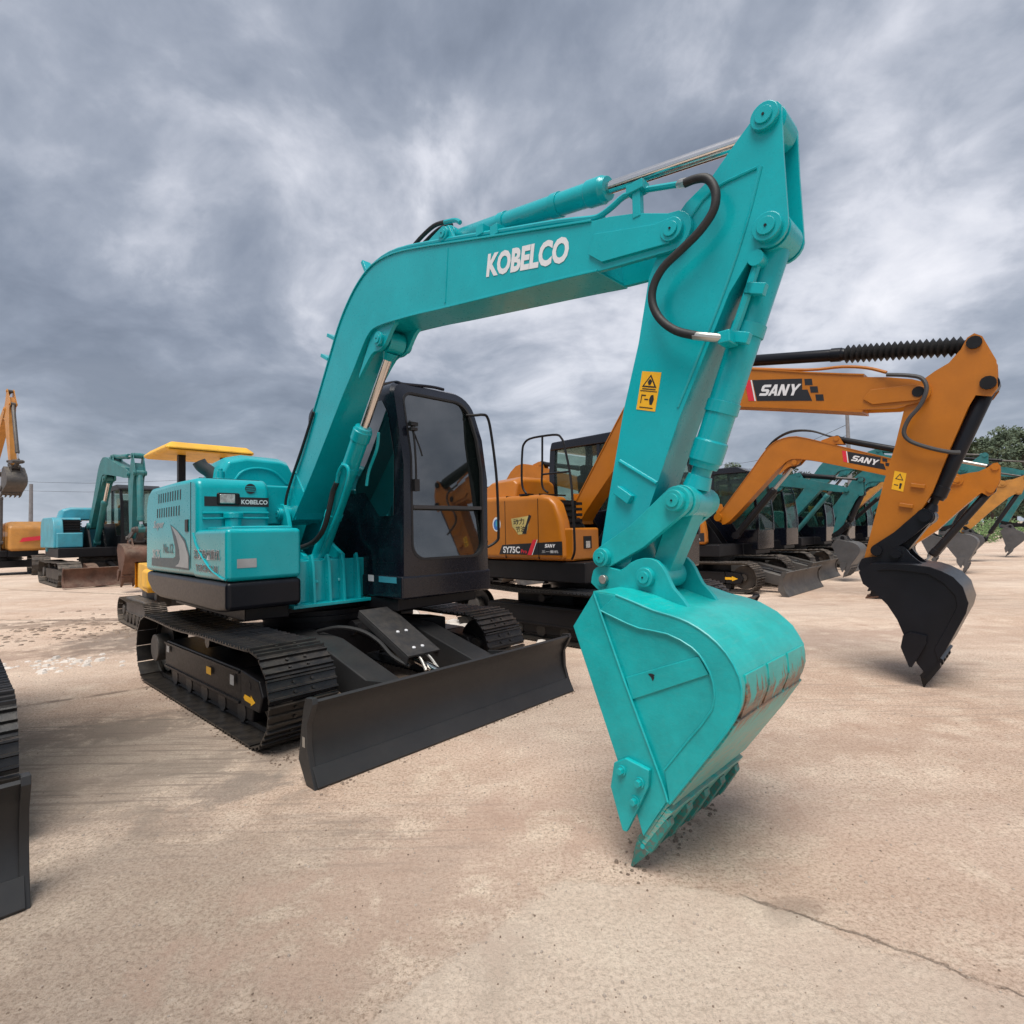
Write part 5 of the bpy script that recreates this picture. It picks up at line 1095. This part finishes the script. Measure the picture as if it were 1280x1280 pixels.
# tall grab rail on the hood
yr = -1.02
m = MB(); m.tube([(-0.20, yr, 1.82), (-0.26, yr, 1.90), (-0.275, yr, 2.05), (-0.255, yr, 2.36), (-0.22, yr, 2.46), (-0.12, yr, 2.51), (0.10, yr, 2.515), (0.32, yr, 2.50), (0.39, yr, 2.45), (0.43, yr, 2.36), (0.53, yr - 0.02, 1.98), (0.61, yr - 0.09, 1.60), (0.63, yr - 0.10, 1.20), (0.62, yr - 0.10, 1.08), (0.57, yr - 0.08, 1.01)], 0.014, 8, 3)
m.tube([(0.09, yr, 2.51), (0.075, yr, 2.10), (0.065, yr, 1.95), (0.09, yr, 1.86), (0.16, yr, 1.81)], 0.013, 8, 3); m.tube([(0.075, yr, 2.04), (0.30, yr, 2.04), (0.52, yr - 0.02, 2.035)], 0.012, 8, 1); m.build('grab_rail', 'black', h2)
m = MB(); m.box(-0.28, -0.12, yr - 0.05, yr + 0.05, 1.795, 1.815); m.build('rail_foot', 'black', h2)
# warning sticker + lugs + hose on the arm
ya2 = YC - 0.1015
def q2(p): return (3.50 + p[0] * 0.085 + p[1] * 0.030, ya2, 1.665 + p[0] * -0.03 + p[1] * 0.16)
def dq(pts, mat, k, nm, par): return decal([(a[0], a[1] - k, a[2]) for a in [q2(p) for p in pts]], (0, -1, 0)).build(nm, mat, par)
w2 = dq([(0.45, 0), (1.45, 0), (1.45, 1), (0.45, 1)], 'yellow_decal', 0, 'warning_sticker', a2)
dq([(0.6, 0.58), (1.3, 0.58), (0.95, 0.92)], 'black_decal', 0.001, 'sticker_print', w2); dq([(0.72, 0.62), (1.18, 0.62), (0.95, 0.84)], 'yellow_decal', 0.002, 'sticker_print', w2)
dq([(1.05, 0.12), (1.2, 0.12), (1.25, 0.42), (1.05, 0.42)], 'black_decal', 0.001, 'sticker_print', w2); dq([(0.6, 0.25), (0.95, 0.25), (0.95, 0.30), (0.6, 0.30)], 'black_decal', 0.001, 'sticker_print', w2)
for (x, z) in ((3.73, 1.665), (3.64, 1.50)):
    m = MB(); M_ = Matrix.Translation((x, ya2 - 0.01, z)) @ Matrix.Rotation(R(12), 4, 'Y'); m.box(-0.05, 0.05, -0.012, 0.012, -0.016, 0.016, M_); m.build('pipe_lug', 'orange', a2, bevel=0.003)
m = MB(); m.tube([(3.55, YC - 0.16, 2.66), (3.70, YC - 0.17, 2.62), (3.80, YC - 0.18, 2.57), (3.83, YC - 0.19, 2.47), (3.78, YC - 0.19, 2.34), (3.70, YC - 0.19, 2.24), (3.66, YC - 0.19, 2.13), (3.70, YC - 0.18, 2.05), (3.82, YC - 0.17, 1.98), (3.95, YC - 0.15, 1.93), (4.02, YC - 0.12, 1.92)], 0.017, 8); m.build('hydraulic_hose', 'grey_plastic', a2)
m = MB(); m.tube([(2.30, YC - 0.1, 3.01), (2.9, YC - 0.1, 2.86), (3.2, YC - 0.11, 2.82), (3.40, YC - 0.13, 2.76), (3.55, YC - 0.16, 2.68)], 0.014, 8); m.build('hydraulic_pipe', 'orange', b2)

# ------------------------------------------------------------------ the other machines of the row
def neighbour(name, label, x, y, S, mp, det=0, mt='track_dirty', blade=True, mbk='bucket_grey', mcab='cab_black', mcyl='black', **kw):
    e = top(name, label, 'excavator', row(x, y), HU, GROUP)
    undercarriage(e, det, mt, 'black', blade=blade, mb='steel_dirty')
    b, a, k = attachment(e, S, det, mp, 0, rod='zinc' if det else 'steel_dirty', mbk=mbk, mcyl=mcyl, mlink='black', mtooth=kw.get('mtooth'), dirtyteeth=kw.get('dt', False))
    h, s, c = upper(e, det, mp, mcab, step=False)
    return e, b, a, h


S3 = posed(SANY, (0.42, 1.55), (4.50, 2.05), (3.50, 0.80), (3.16, 0.0))
S3['boom_up'] = [(0.38, 1.60), (0.51, 1.70), (0.80, 2.06), (1.12, 2.452), (1.35, 2.76), (1.48, 2.918), (1.62, 3.03), (1.80, 3.10), (2.06, 3.105), (2.42, 2.975), (2.71, 2.86), (3.20, 2.66), (3.56, 2.515), (4.10, 2.30)]
S3['boom_lo'] = [(0.50, 1.40), (0.66, 1.469), (1.10, 1.91), (1.50, 2.32), (1.66, 2.478), (1.80, 2.60), (1.95, 2.68), (2.24, 2.64), (2.60, 2.53), (3.10, 2.36), (3.55, 2.209), (4.05, 2.03)]
S3['arm_cyl_lug'] = (2.75, 2.98); S3['boomcyl_rod'] = (2.0, 2.60); S3['boomcyl_base'] = (0.75, 1.15)
e3, b3, a3, h3 = neighbour('excavator', 'orange excavator marked SANY with folded arm, third in the row behind the black bucket', -0.62, 9.6, S3, 'orange', det=1, mbk='black', mtooth='rust', dt=True)
sany_logo(b3, (2.78, 2.55), math.atan2(2.209 - 2.64, 3.55 - 2.24), 0.92, 0.20, YC - 0.1265)
decal([(-0.05, -1.1015, 1.04), (0.44, -1.1015, 1.04), (0.44, -1.1015, 1.22), (-0.05, -1.1015, 1.22)], (0, -1, 0)).build('name_panel', 'black_decal', h3)
sany_word((0.08, -1.1025, 1.145), XF, UP, 0.22, 0.045, h3)
text('lettering', '\u4e09\u4e00\u91cd\u673a', (0.05, -1.1025, 1.07), XF, UP, 0.30, 0.045, 'white_decal', h3, bold=0.01)
decal([(-0.28, -1.1015, 1.03), (-0.18, -1.1015, 1.03), (-0.07, -1.1015, 1.25), (-0.15, -1.1015, 1.25)], (0, -1, 0)).build('red_stripe', 'red_decal', h3)
m = MB(); m.box(0.2, 0.215, -1.1015, -1.05, 0.99, 1.73); m.build('door_seam', 'black', h3)
for k, y in enumerate((YC - 0.08, YC + 0.04)):
    m = MB(); m.tube([(1.45, y, 2.93), (1.65, y, 3.12 + 0.02 * k), (1.95, y, 3.24), (2.3, y, 3.20), (2.6, y, 3.06), (2.75, y, 3.0)], 0.018, 6); m.build('hydraulic_hose', 'rubber', b3)
decal([(0.05, -1.067, 0.30), (0.17, -1.067, 0.30), (0.17, -1.067, 0.36), (0.05, -1.067, 0.36)], (0, -1, 0)).build('sticker', 'yellow_decal', e3)
decal([(0.84, -1.0775, 0.27), (0.98, -1.0775, 0.27), (0.98, -1.0775, 0.245), (1.10, -1.0775, 0.295), (0.98, -1.0775, 0.345), (0.98, -1.0775, 0.32), (0.84, -1.0775, 0.32)], (0, -1, 0)).build('arrow_sticker', 'yellow_decal', e3)

S4 = posed(MAIN, (0.25, 1.45), (3.3, 1.9), (2.75, 0.95), (2.9, 0.05))
e4, b4, a4, h4 = neighbour('excavator', 'small dark excavator whose blade shows just right of the orange machine\'s blade', -1.0, 12.6, posed(MAIN, (0.0, 1.5), (2.6, 2.15), (2.3, 1.0), (2.5, 0.1)), 'teal_old', mbk='bucket_grey')
S5 = posed(MAIN, (-0.02, 1.40), (4.45, 2.72), (3.95, 1.04), (4.36, 0.0))
neighbour('excavator', 'teal excavator in mid row with its arm standing tallest before the trees', -1.0, 16.25, S5, 'teal_old', mbk='bucket_grey', mcyl='teal_old')
S6 = posed(MAIN, (0.5, 1.42), (4.15, 2.55), (3.18, 1.00), (3.36, 0.02))
neighbour('excavator', 'teal excavator in mid row with silver boom ram, second of the two teal booms', -1.0, 18.9, S6, 'teal_old', mbk='bucket_grey')
S7 = posed(MAIN, (0.2, 1.5), (5.0, 2.56), (3.95, 1.02), (4.05, 0.1))
e7, b7, a7, h7 = neighbour('excavator', 'far orange excavator with brown stained arm seen between two teal arms', -1.0, 21.8, S7, 'orange_far', mbk='bucket_grey')
S8 = posed(MAIN, (0.2, 1.5), (5.45, 3.05), (4.80, 1.15), (4.85, 0.02))
neighbour('excavator', 'farthest teal excavator, its grey bucket touching down at the right edge', -1.0, 25.0, S8, 'teal_old', mbk='bucket_grey')
neighbour('excavator', 'orange excavator in the back row, only its boom bend seen over the SY75C hood', -6.35, 8.4, posed(SANY, (0.0, 1.5), (3.7, 2.35), (3.4, 0.95), (3.7, 0.0)), 'orange', mbk='black')

# machine at the left edge of the picture
e9 = top('excavator', 'black tracked excavator cut off by the left edge of the photo, blade foremost', 'excavator', row(0.11, -3.377), HU, GROUP)
undercarriage(e9, 1, 'track_black', 'black')
attachment(e9, MAIN, 0, 'teal', 0)
upper(e9, 0, 'teal', 'cab_black', cy1=1.0)

# left background machines
e10 = top('excavator', 'light blue excavator with dark teal boom standing behind at the left', 'excavator', (-13.1, 17.45, 0), R(-42), GROUP); e10.scale = (1.2, 1.2, 1.14)
undercarriage(e10, 0, 'track_dirty', 'track_dirty', mb='rust', blade_z=0.03)
S10 = posed(MAIN, (0.1, 1.55), (3.8, 2.65), (3.95, 1.10), (4.15, 0.12)); S10['bk_w'] = 0.34; S10['teeth'] = 4
attachment(e10, S10, 0, 'teal_old', 0, mbk='rust', mwrap='rust', mcyl='teal_old', mlink='steel_dirty')
h10, s10, c10 = upper(e10, 0, 'cyan_old', 'black')

e11 = top('excavator', 'tall old yellow-orange excavator with raised boom and hanging bucket at the far left', 'excavator', (-20.6, 21.9, 0), R(-46), GROUP)
undercarriage(e11, 0, 'track_dirty', 'black', sc=1.25, blade=False)
S11 = posed(MAIN, (0.1, 1.9), (1.7, 6.4), (2.4, 4.2), (2.0, 3.0)); S11['bk_w'] = 0.30
S11['boomcyl_rod'] = (0.9, 4.0); S11['boomcyl_base'] = (0.9, 1.3)
attachment(e11, S11, 0, 'orange_far', R(12), mbk='steel_dirty', mcyl='steel_dirty')
upper(e11, 0, 'orange_far', 'orange_far', rz=R(4), cabin=False)
m = MB(); m.prism([(-1.2, 0.95), (-1.2, 1.9), (-1.0, 2.12), (0.7, 2.12), (1.05, 1.9), (1.15, 0.95)], 0.12, 1.45); pe = m.build('side_housing', 'orange_far', e11, R(4), bevel=0.12, seg=3)
decal([(1.165, 0.45, 1.30), (1.165, 1.15, 1.38), (1.14, 1.20, 1.55), (1.14, 0.55, 1.47)], (1, 0, 0)).build('red_stripe', 'red_decal', pe)

# small yellow machine with a canopy, behind the main one
e12 = top('mini_excavator', 'small mini excavator with yellow canopy roof behind the teal engine hood', 'mini excavator', row(-5.10, 0.16), HU, GROUP)
undercarriage(e12, 1, 'track_dirty', 'steel_dirty', sc=0.62, blade=False)
m = MB(); m.prism_z([(-0.95, -0.45)] + [(-0.55 - 0.45 * math.cos(R(a)), 0.55 * math.sin(R(a))) for a in range(-70, 71, 20)] + [(-0.95, 0.45), (0.6, 0.62), (0.75, 0.0), (0.6, -0.62)], 0.55, 0.95); m.build('body', 'yellow', e12, bevel=0.08, seg=4)
m = MB(); m.box(0.42, 0.80, -0.66, -0.34, 0.60, 0.90); m.build('side_cover', 'yellow', e12, bevel=0.06, seg=4)
m = MB(); m.box(-0.5, 0.0, -0.3, 0.3, 0.95, 1.35); m.box(-0.5, -0.38, -0.28, 0.28, 1.3, 1.8); m.build('seat', 'seat_black', e12, bevel=0.05)
for (x, y) in ((0.52, -0.16), (0.52, 0.45)):
    m = MB(); m.box(x - 0.05, x + 0.05, y - 0.05, y + 0.05, 0.9, 2.66); m.build('canopy_post', 'black', e12, bevel=0.01)
m = MB(); m.rings([[(-0.28, -0.45, 2.62), (1.02, -0.45, 2.62), (1.02, 0.70, 2.62), (-0.28, 0.70, 2.62)], [(-0.33, -0.50, 2.66), (1.06, -0.50, 2.66), (1.06, 0.75, 2.66), (-0.33, 0.75, 2.66)], [(-0.20, -0.40, 2.76), (0.94, -0.40, 2.76), (0.94, 0.66, 2.76), (-0.20, 0.66, 2.76)]]); m.build('canopy', 'yellow', e12, bevel=0.04, seg=3)

# ------------------------------------------------------------------ ground, trees, bushes, pole, wires
def ground():
    n = 60; vs = []; fs = []
    def g(k): u = (k / n) * 2 - 1; return 600 * (0.02 * u + 0.98 * u ** 5)
    for j in range(n + 1):
        for i in range(n + 1): vs.append((g(i), g(j) + 5, 0.0))
    for j in range(n):
        for i in range(n): a = j * (n + 1) + i; fs.append((a, a + 1, a + n + 2, a + n + 1))
    m = MB(); m.v = vs; m.f = fs; o = m.build('ground', 'ground'); tag(o, 'dusty pinkish concrete yard floor with cracks and tyre marks', kind='structure')
ground()


def stones(name, label, n, area, rmin, rmax, mat, cat='stones', seed=1, flat=0.55):
    rnd = random.Random(seed); m = MB()
    for _ in range(n):
        x, y = area(rnd); r = rmin + (rmax - rmin) * rnd.random() ** 3; a0 = rnd.random() * 6.28; k = rnd.choice((4, 5, 6))
        base = [(x + r * math.cos(a0 + 6.283 * i / k) * (0.7 + 0.5 * rnd.random()), y + r * math.sin(a0 + 6.283 * i / k) * (0.7 + 0.5 * rnd.random()), -0.002) for i in range(k)]
        h = r * flat * (0.6 + 0.8 * rnd.random()); topp = [(x + (p[0] - x) * 0.6, y + (p[1] - y) * 0.6, h) for p in base]
        m.rings([base, topp])
    o = m.build(name, mat, angle=15); tag(o, label, cat, kind='stuff'); return o


def near(rnd):
    d = 0.9 + 7 * rnd.random() ** 1.5; a = R(90 + rnd.uniform(-52, 52)); return d * math.cos(a), d * math.sin(a)
stones('grit', 'pale grit scattered over the concrete', 5000, near, 0.0015, 0.008, 'stone', seed=1)
stones('gravel', 'dark specks of gravel on the concrete', 3000, near, 0.001, 0.006, 'stone_dark', seed=2)
def rub(rnd): a = rnd.gauss(0, 0.42); b = rnd.gauss(0, 0.26); return -4.95 + a * 0.8, 6.0 + b * 0.7
stones('rubble', 'broken pale concrete chips lying left of the tracks', 85, rub, 0.008, 0.06, 'rubble_white', seed=4, flat=0.35)
def rub2(rnd): k = rnd.choice(((-6.3, 8.6, .5), (-7.4, 9.3, .7), (-5.6, 7.9, .35), (-7.6, 8.2, .4), (-6.6, 7.6, .3))); return k[0] + rnd.gauss(0, 1) * k[2] * 1.6, k[1] + rnd.gauss(0, 1) * k[2]
stones('debris', 'dark broken debris on the gravel behind the left track', 500, rub2, 0.006, 0.06, 'stone_dark', seed=5, flat=0.25)
def rub3(rnd): q = row(rnd.gauss(-1.5, 1.0), rnd.gauss(2.2, 0.5)); return q.x, q.y
stones('broken_slabs', 'broken slab pieces on the ground between the two nearest excavators', 130, rub3, 0.03, 0.22, 'rubble_white', seed=6, flat=0.35)


def local(x, y):                                   # point beside the main machine, in its own axes
    a = R(-42.74); return O1.x + x * math.cos(a) - y * math.sin(a), O1.y + x * math.sin(a) + y * math.cos(a)
def crumbs(rnd):
    k = rnd.random()
    if k < 0.35: return local(rnd.uniform(-1.5, 1.5), -1.15 + rnd.gauss(0, 0.035))
    if k < 0.55: return local(2.06 + abs(rnd.gauss(0, 0.03)), rnd.uniform(-1.15, 1.15))
    if k < 0.75: return local(1.5 + rnd.gauss(0, 0.08), rnd.uniform(-1.15, -0.7))
    return local(3.655 + rnd.gauss(0, 0.05), rnd.choice((-0.65, -0.49, -0.33, -0.17, 0.0)) + rnd.gauss(0, 0.04))
stones('loose_dirt', 'loose dirt crumbs along the tracks, blade edge and bucket teeth', 900, crumbs, 0.002, 0.013, 'stone_dark', seed=9)


def leaf_cloud(m, rnd, c, rad, n, size):
    for _ in range(n):
        while True:
            p = Vector((rnd.uniform(-1, 1), rnd.uniform(-1, 1), rnd.uniform(-1, 1)))
            if 0.25 < p.length < 1: break
        q = Vector(c) + Vector((p.x * rad[0], p.y * rad[1], p.z * rad[2])); s = size * rnd.uniform(0.5, 1.3)
        u = Vector((rnd.gauss(0, 1), rnd.gauss(0, 1), rnd.gauss(0, 1))).normalized(); v = u.orthogonal().normalized()
        m.add([q - u * s, q + v * s * 0.6, q + u * s, q - v * s * 0.6], [(0, 1, 2, 3)])


def tree(x, y, h, w, label, seed, cat='tree', group='trees beyond the yard'):
    rnd = random.Random(seed); t = top('tree', label, cat, (x, y, 0), rnd.uniform(0, 6), group)
    m = MB(); m.lathe((0, 0, -0.1), (0, 0, h * 0.93), [(0, h * 0.020), (h * 0.3, h * 0.015), (h * 0.9, h * 0.004)], 8)
    for k in range(9):
        z = h * (0.25 + 0.07 * k); a = rnd.uniform(0, 6.28); l = w * (0.75 - 0.05 * k); m.tube([(0, 0, z), (math.cos(a) * l * 0.6, math.sin(a) * l * 0.6, z + h * 0.05), (math.cos(a) * l, math.sin(a) * l, z + h * 0.10)], h * 0.004, 5, 2)
    m.build('trunk', 'bark', t)
    m = MB()
    for k in range(34):
        f = rnd.random(); z = h * (0.14 + 0.84 * f); rr = w * (1.05 - 0.75 * f) * rnd.uniform(0.3, 1.0); a = rnd.uniform(0, 6.28)
        leaf_cloud(m, rnd, (math.cos(a) * rr, math.sin(a) * rr, z), (w * 0.34, w * 0.34, h * 0.065), 75, h * 0.019)
    m.build('crown', 'foliage', t)
    return t


def at(px, depth):   # world x of a pixel column at a given depth
    return (px - 640) / 680.17 * depth
TR = [(1196, 92, 13.5, 3.4), (1214, 88, 14.5, 3.6), (1232, 95, 16.5, 4.0), (1250, 90, 16.5, 4.2), (1268, 96, 17.5, 4.3), (1290, 90, 16.5, 4.2), (1312, 94, 17.0, 4.3), (1222, 110, 17, 4.5), (1262, 112, 20, 4.8), (1240, 78, 12, 3.5), (1282, 80, 13, 3.6),
      (1072, 120, 15.5, 3.3), (1090, 118, 16.5, 3.5), (1104, 125, 16.5, 3.6), (1118, 120, 15, 3.4), (1150, 120, 15.5, 3.8),
      (905, 95, 11.5, 3.4), (922, 98, 12.5, 3.4), (938, 92, 10.5, 3.0), (985, 100, 11.5, 3.4), (1000, 96, 11, 3.2), (860, 96, 10, 3.0)]
TL = ['broad dark tree at the right end of the tree line', 'slender tree in the far line beyond the pole', 'thin airy tree over the black cab roof of the third machine']
ORD = ['first', 'second', 'third', 'fourth', 'fifth', 'sixth', 'seventh', 'eighth', 'ninth', 'tenth', 'eleventh']
def tree_label(i):
    px = TR[i][0]; zone = lambda p: 0 if p > 1180 else (1 if p > 1040 else 2)
    rank = sorted([t_[0] for t_ in TR if zone(t_[0]) == zone(px)]).index(px)
    return TL[zone(px)] + ', ' + ORD[rank] + ' from the left'
for i, (px, d, h, w) in enumerate(TR):
    tree(at(px, d), d, h, w, tree_label(i), 100 + i, group=('trees at the right' if px > 1180 else ('trees beyond the pole' if px > 1040 else 'trees behind the third machine')))
for i, (px, d, h, w) in enumerate(((1196, 33, 1.0, 1.0), (1215, 34, 1.1, 1.2), (1226, 36, 1.7, 1.4), (1238, 37, 1.8, 1.4), (1249, 40, 1.5, 1.3), (1272, 42, 1.6, 1.6), (1292, 42, 1.7, 1.8))):
    rnd = random.Random(50 + i); t = top('bush', 'low green bush at the far yard edge behind the buckets, ' + ORD[i] + ' from the left', 'bush', (at(px, d), d, 0), 0, 'bushes at the yard edge')
    m = MB()
    for k in range(14): leaf_cloud(m, rnd, (rnd.uniform(-w, w) * 0.7, rnd.uniform(-w, w) * 0.5, h * rnd.uniform(0.2, 0.75)), (w * 0.35, w * 0.35, h * 0.3), 70, 0.075)
    m.build('foliage', 'bush_leaf', t)
    m = MB(); m.tube([(0, 0, -0.05), (0.05, 0, h * 0.4), (0.0, 0.05, h * 0.7)], 0.03, 5, 2); m.build('stem', 'bark', t)
# utility pole and wires
d = 46; xp = at(1064, d)
t = top('utility_pole', 'grey utility pole rising behind the orange booms', 'pole', (xp, d, 0))
MB().lathe((0, 0, 0), (0, 0, 12.4), [(0, 0.20), (12.4, 0.13)], 12).build('shaft', 'pole', t); m = MB(); m.box(-0.9, 0.9, -0.05, 0.05, 12.0, 12.12); m.build('crossarm', 'pole', t)
d2 = 60; xl = at(38, d2)
t = top('utility_pole', 'thin utility pole far away at the left', 'pole', (xl, d2, 0))
MB().lathe((0, 0, 0), (0, 0, 7.6), [(0, 0.22), (7.6, 0.16)], 10).build('shaft', 'pole', t)
for k, z in enumerate((8.6, 7.7)):
    m = MB(); pts_ = [(at(880, 70), 70, z + 0.5), (at(960, 64), 64, z + 0.6), (xp, d, z + 1.2)]
    m.tube(pts_, 0.02, 4, 3); tag(m.build('power_line', 'rubber'), ('upper' if k == 0 else 'lower') + ' thin power line sagging to the pole behind the booms', 'wire', 'power lines right')
for k, z in enumerate((9.6, 8.4)):
    m = MB(); m.tube([(at(-60, 70), 70, z), (at(110, 74), 74, z - 0.6), (at(280, 80), 80, z + 0.2), (at(420, 90), 90, z)], 0.022, 4, 3); tag(m.build('power_line', 'rubber'), ('upper' if k == 0 else 'lower') + ' thin power line across the sky above the blue machine', 'wire', 'power lines left')
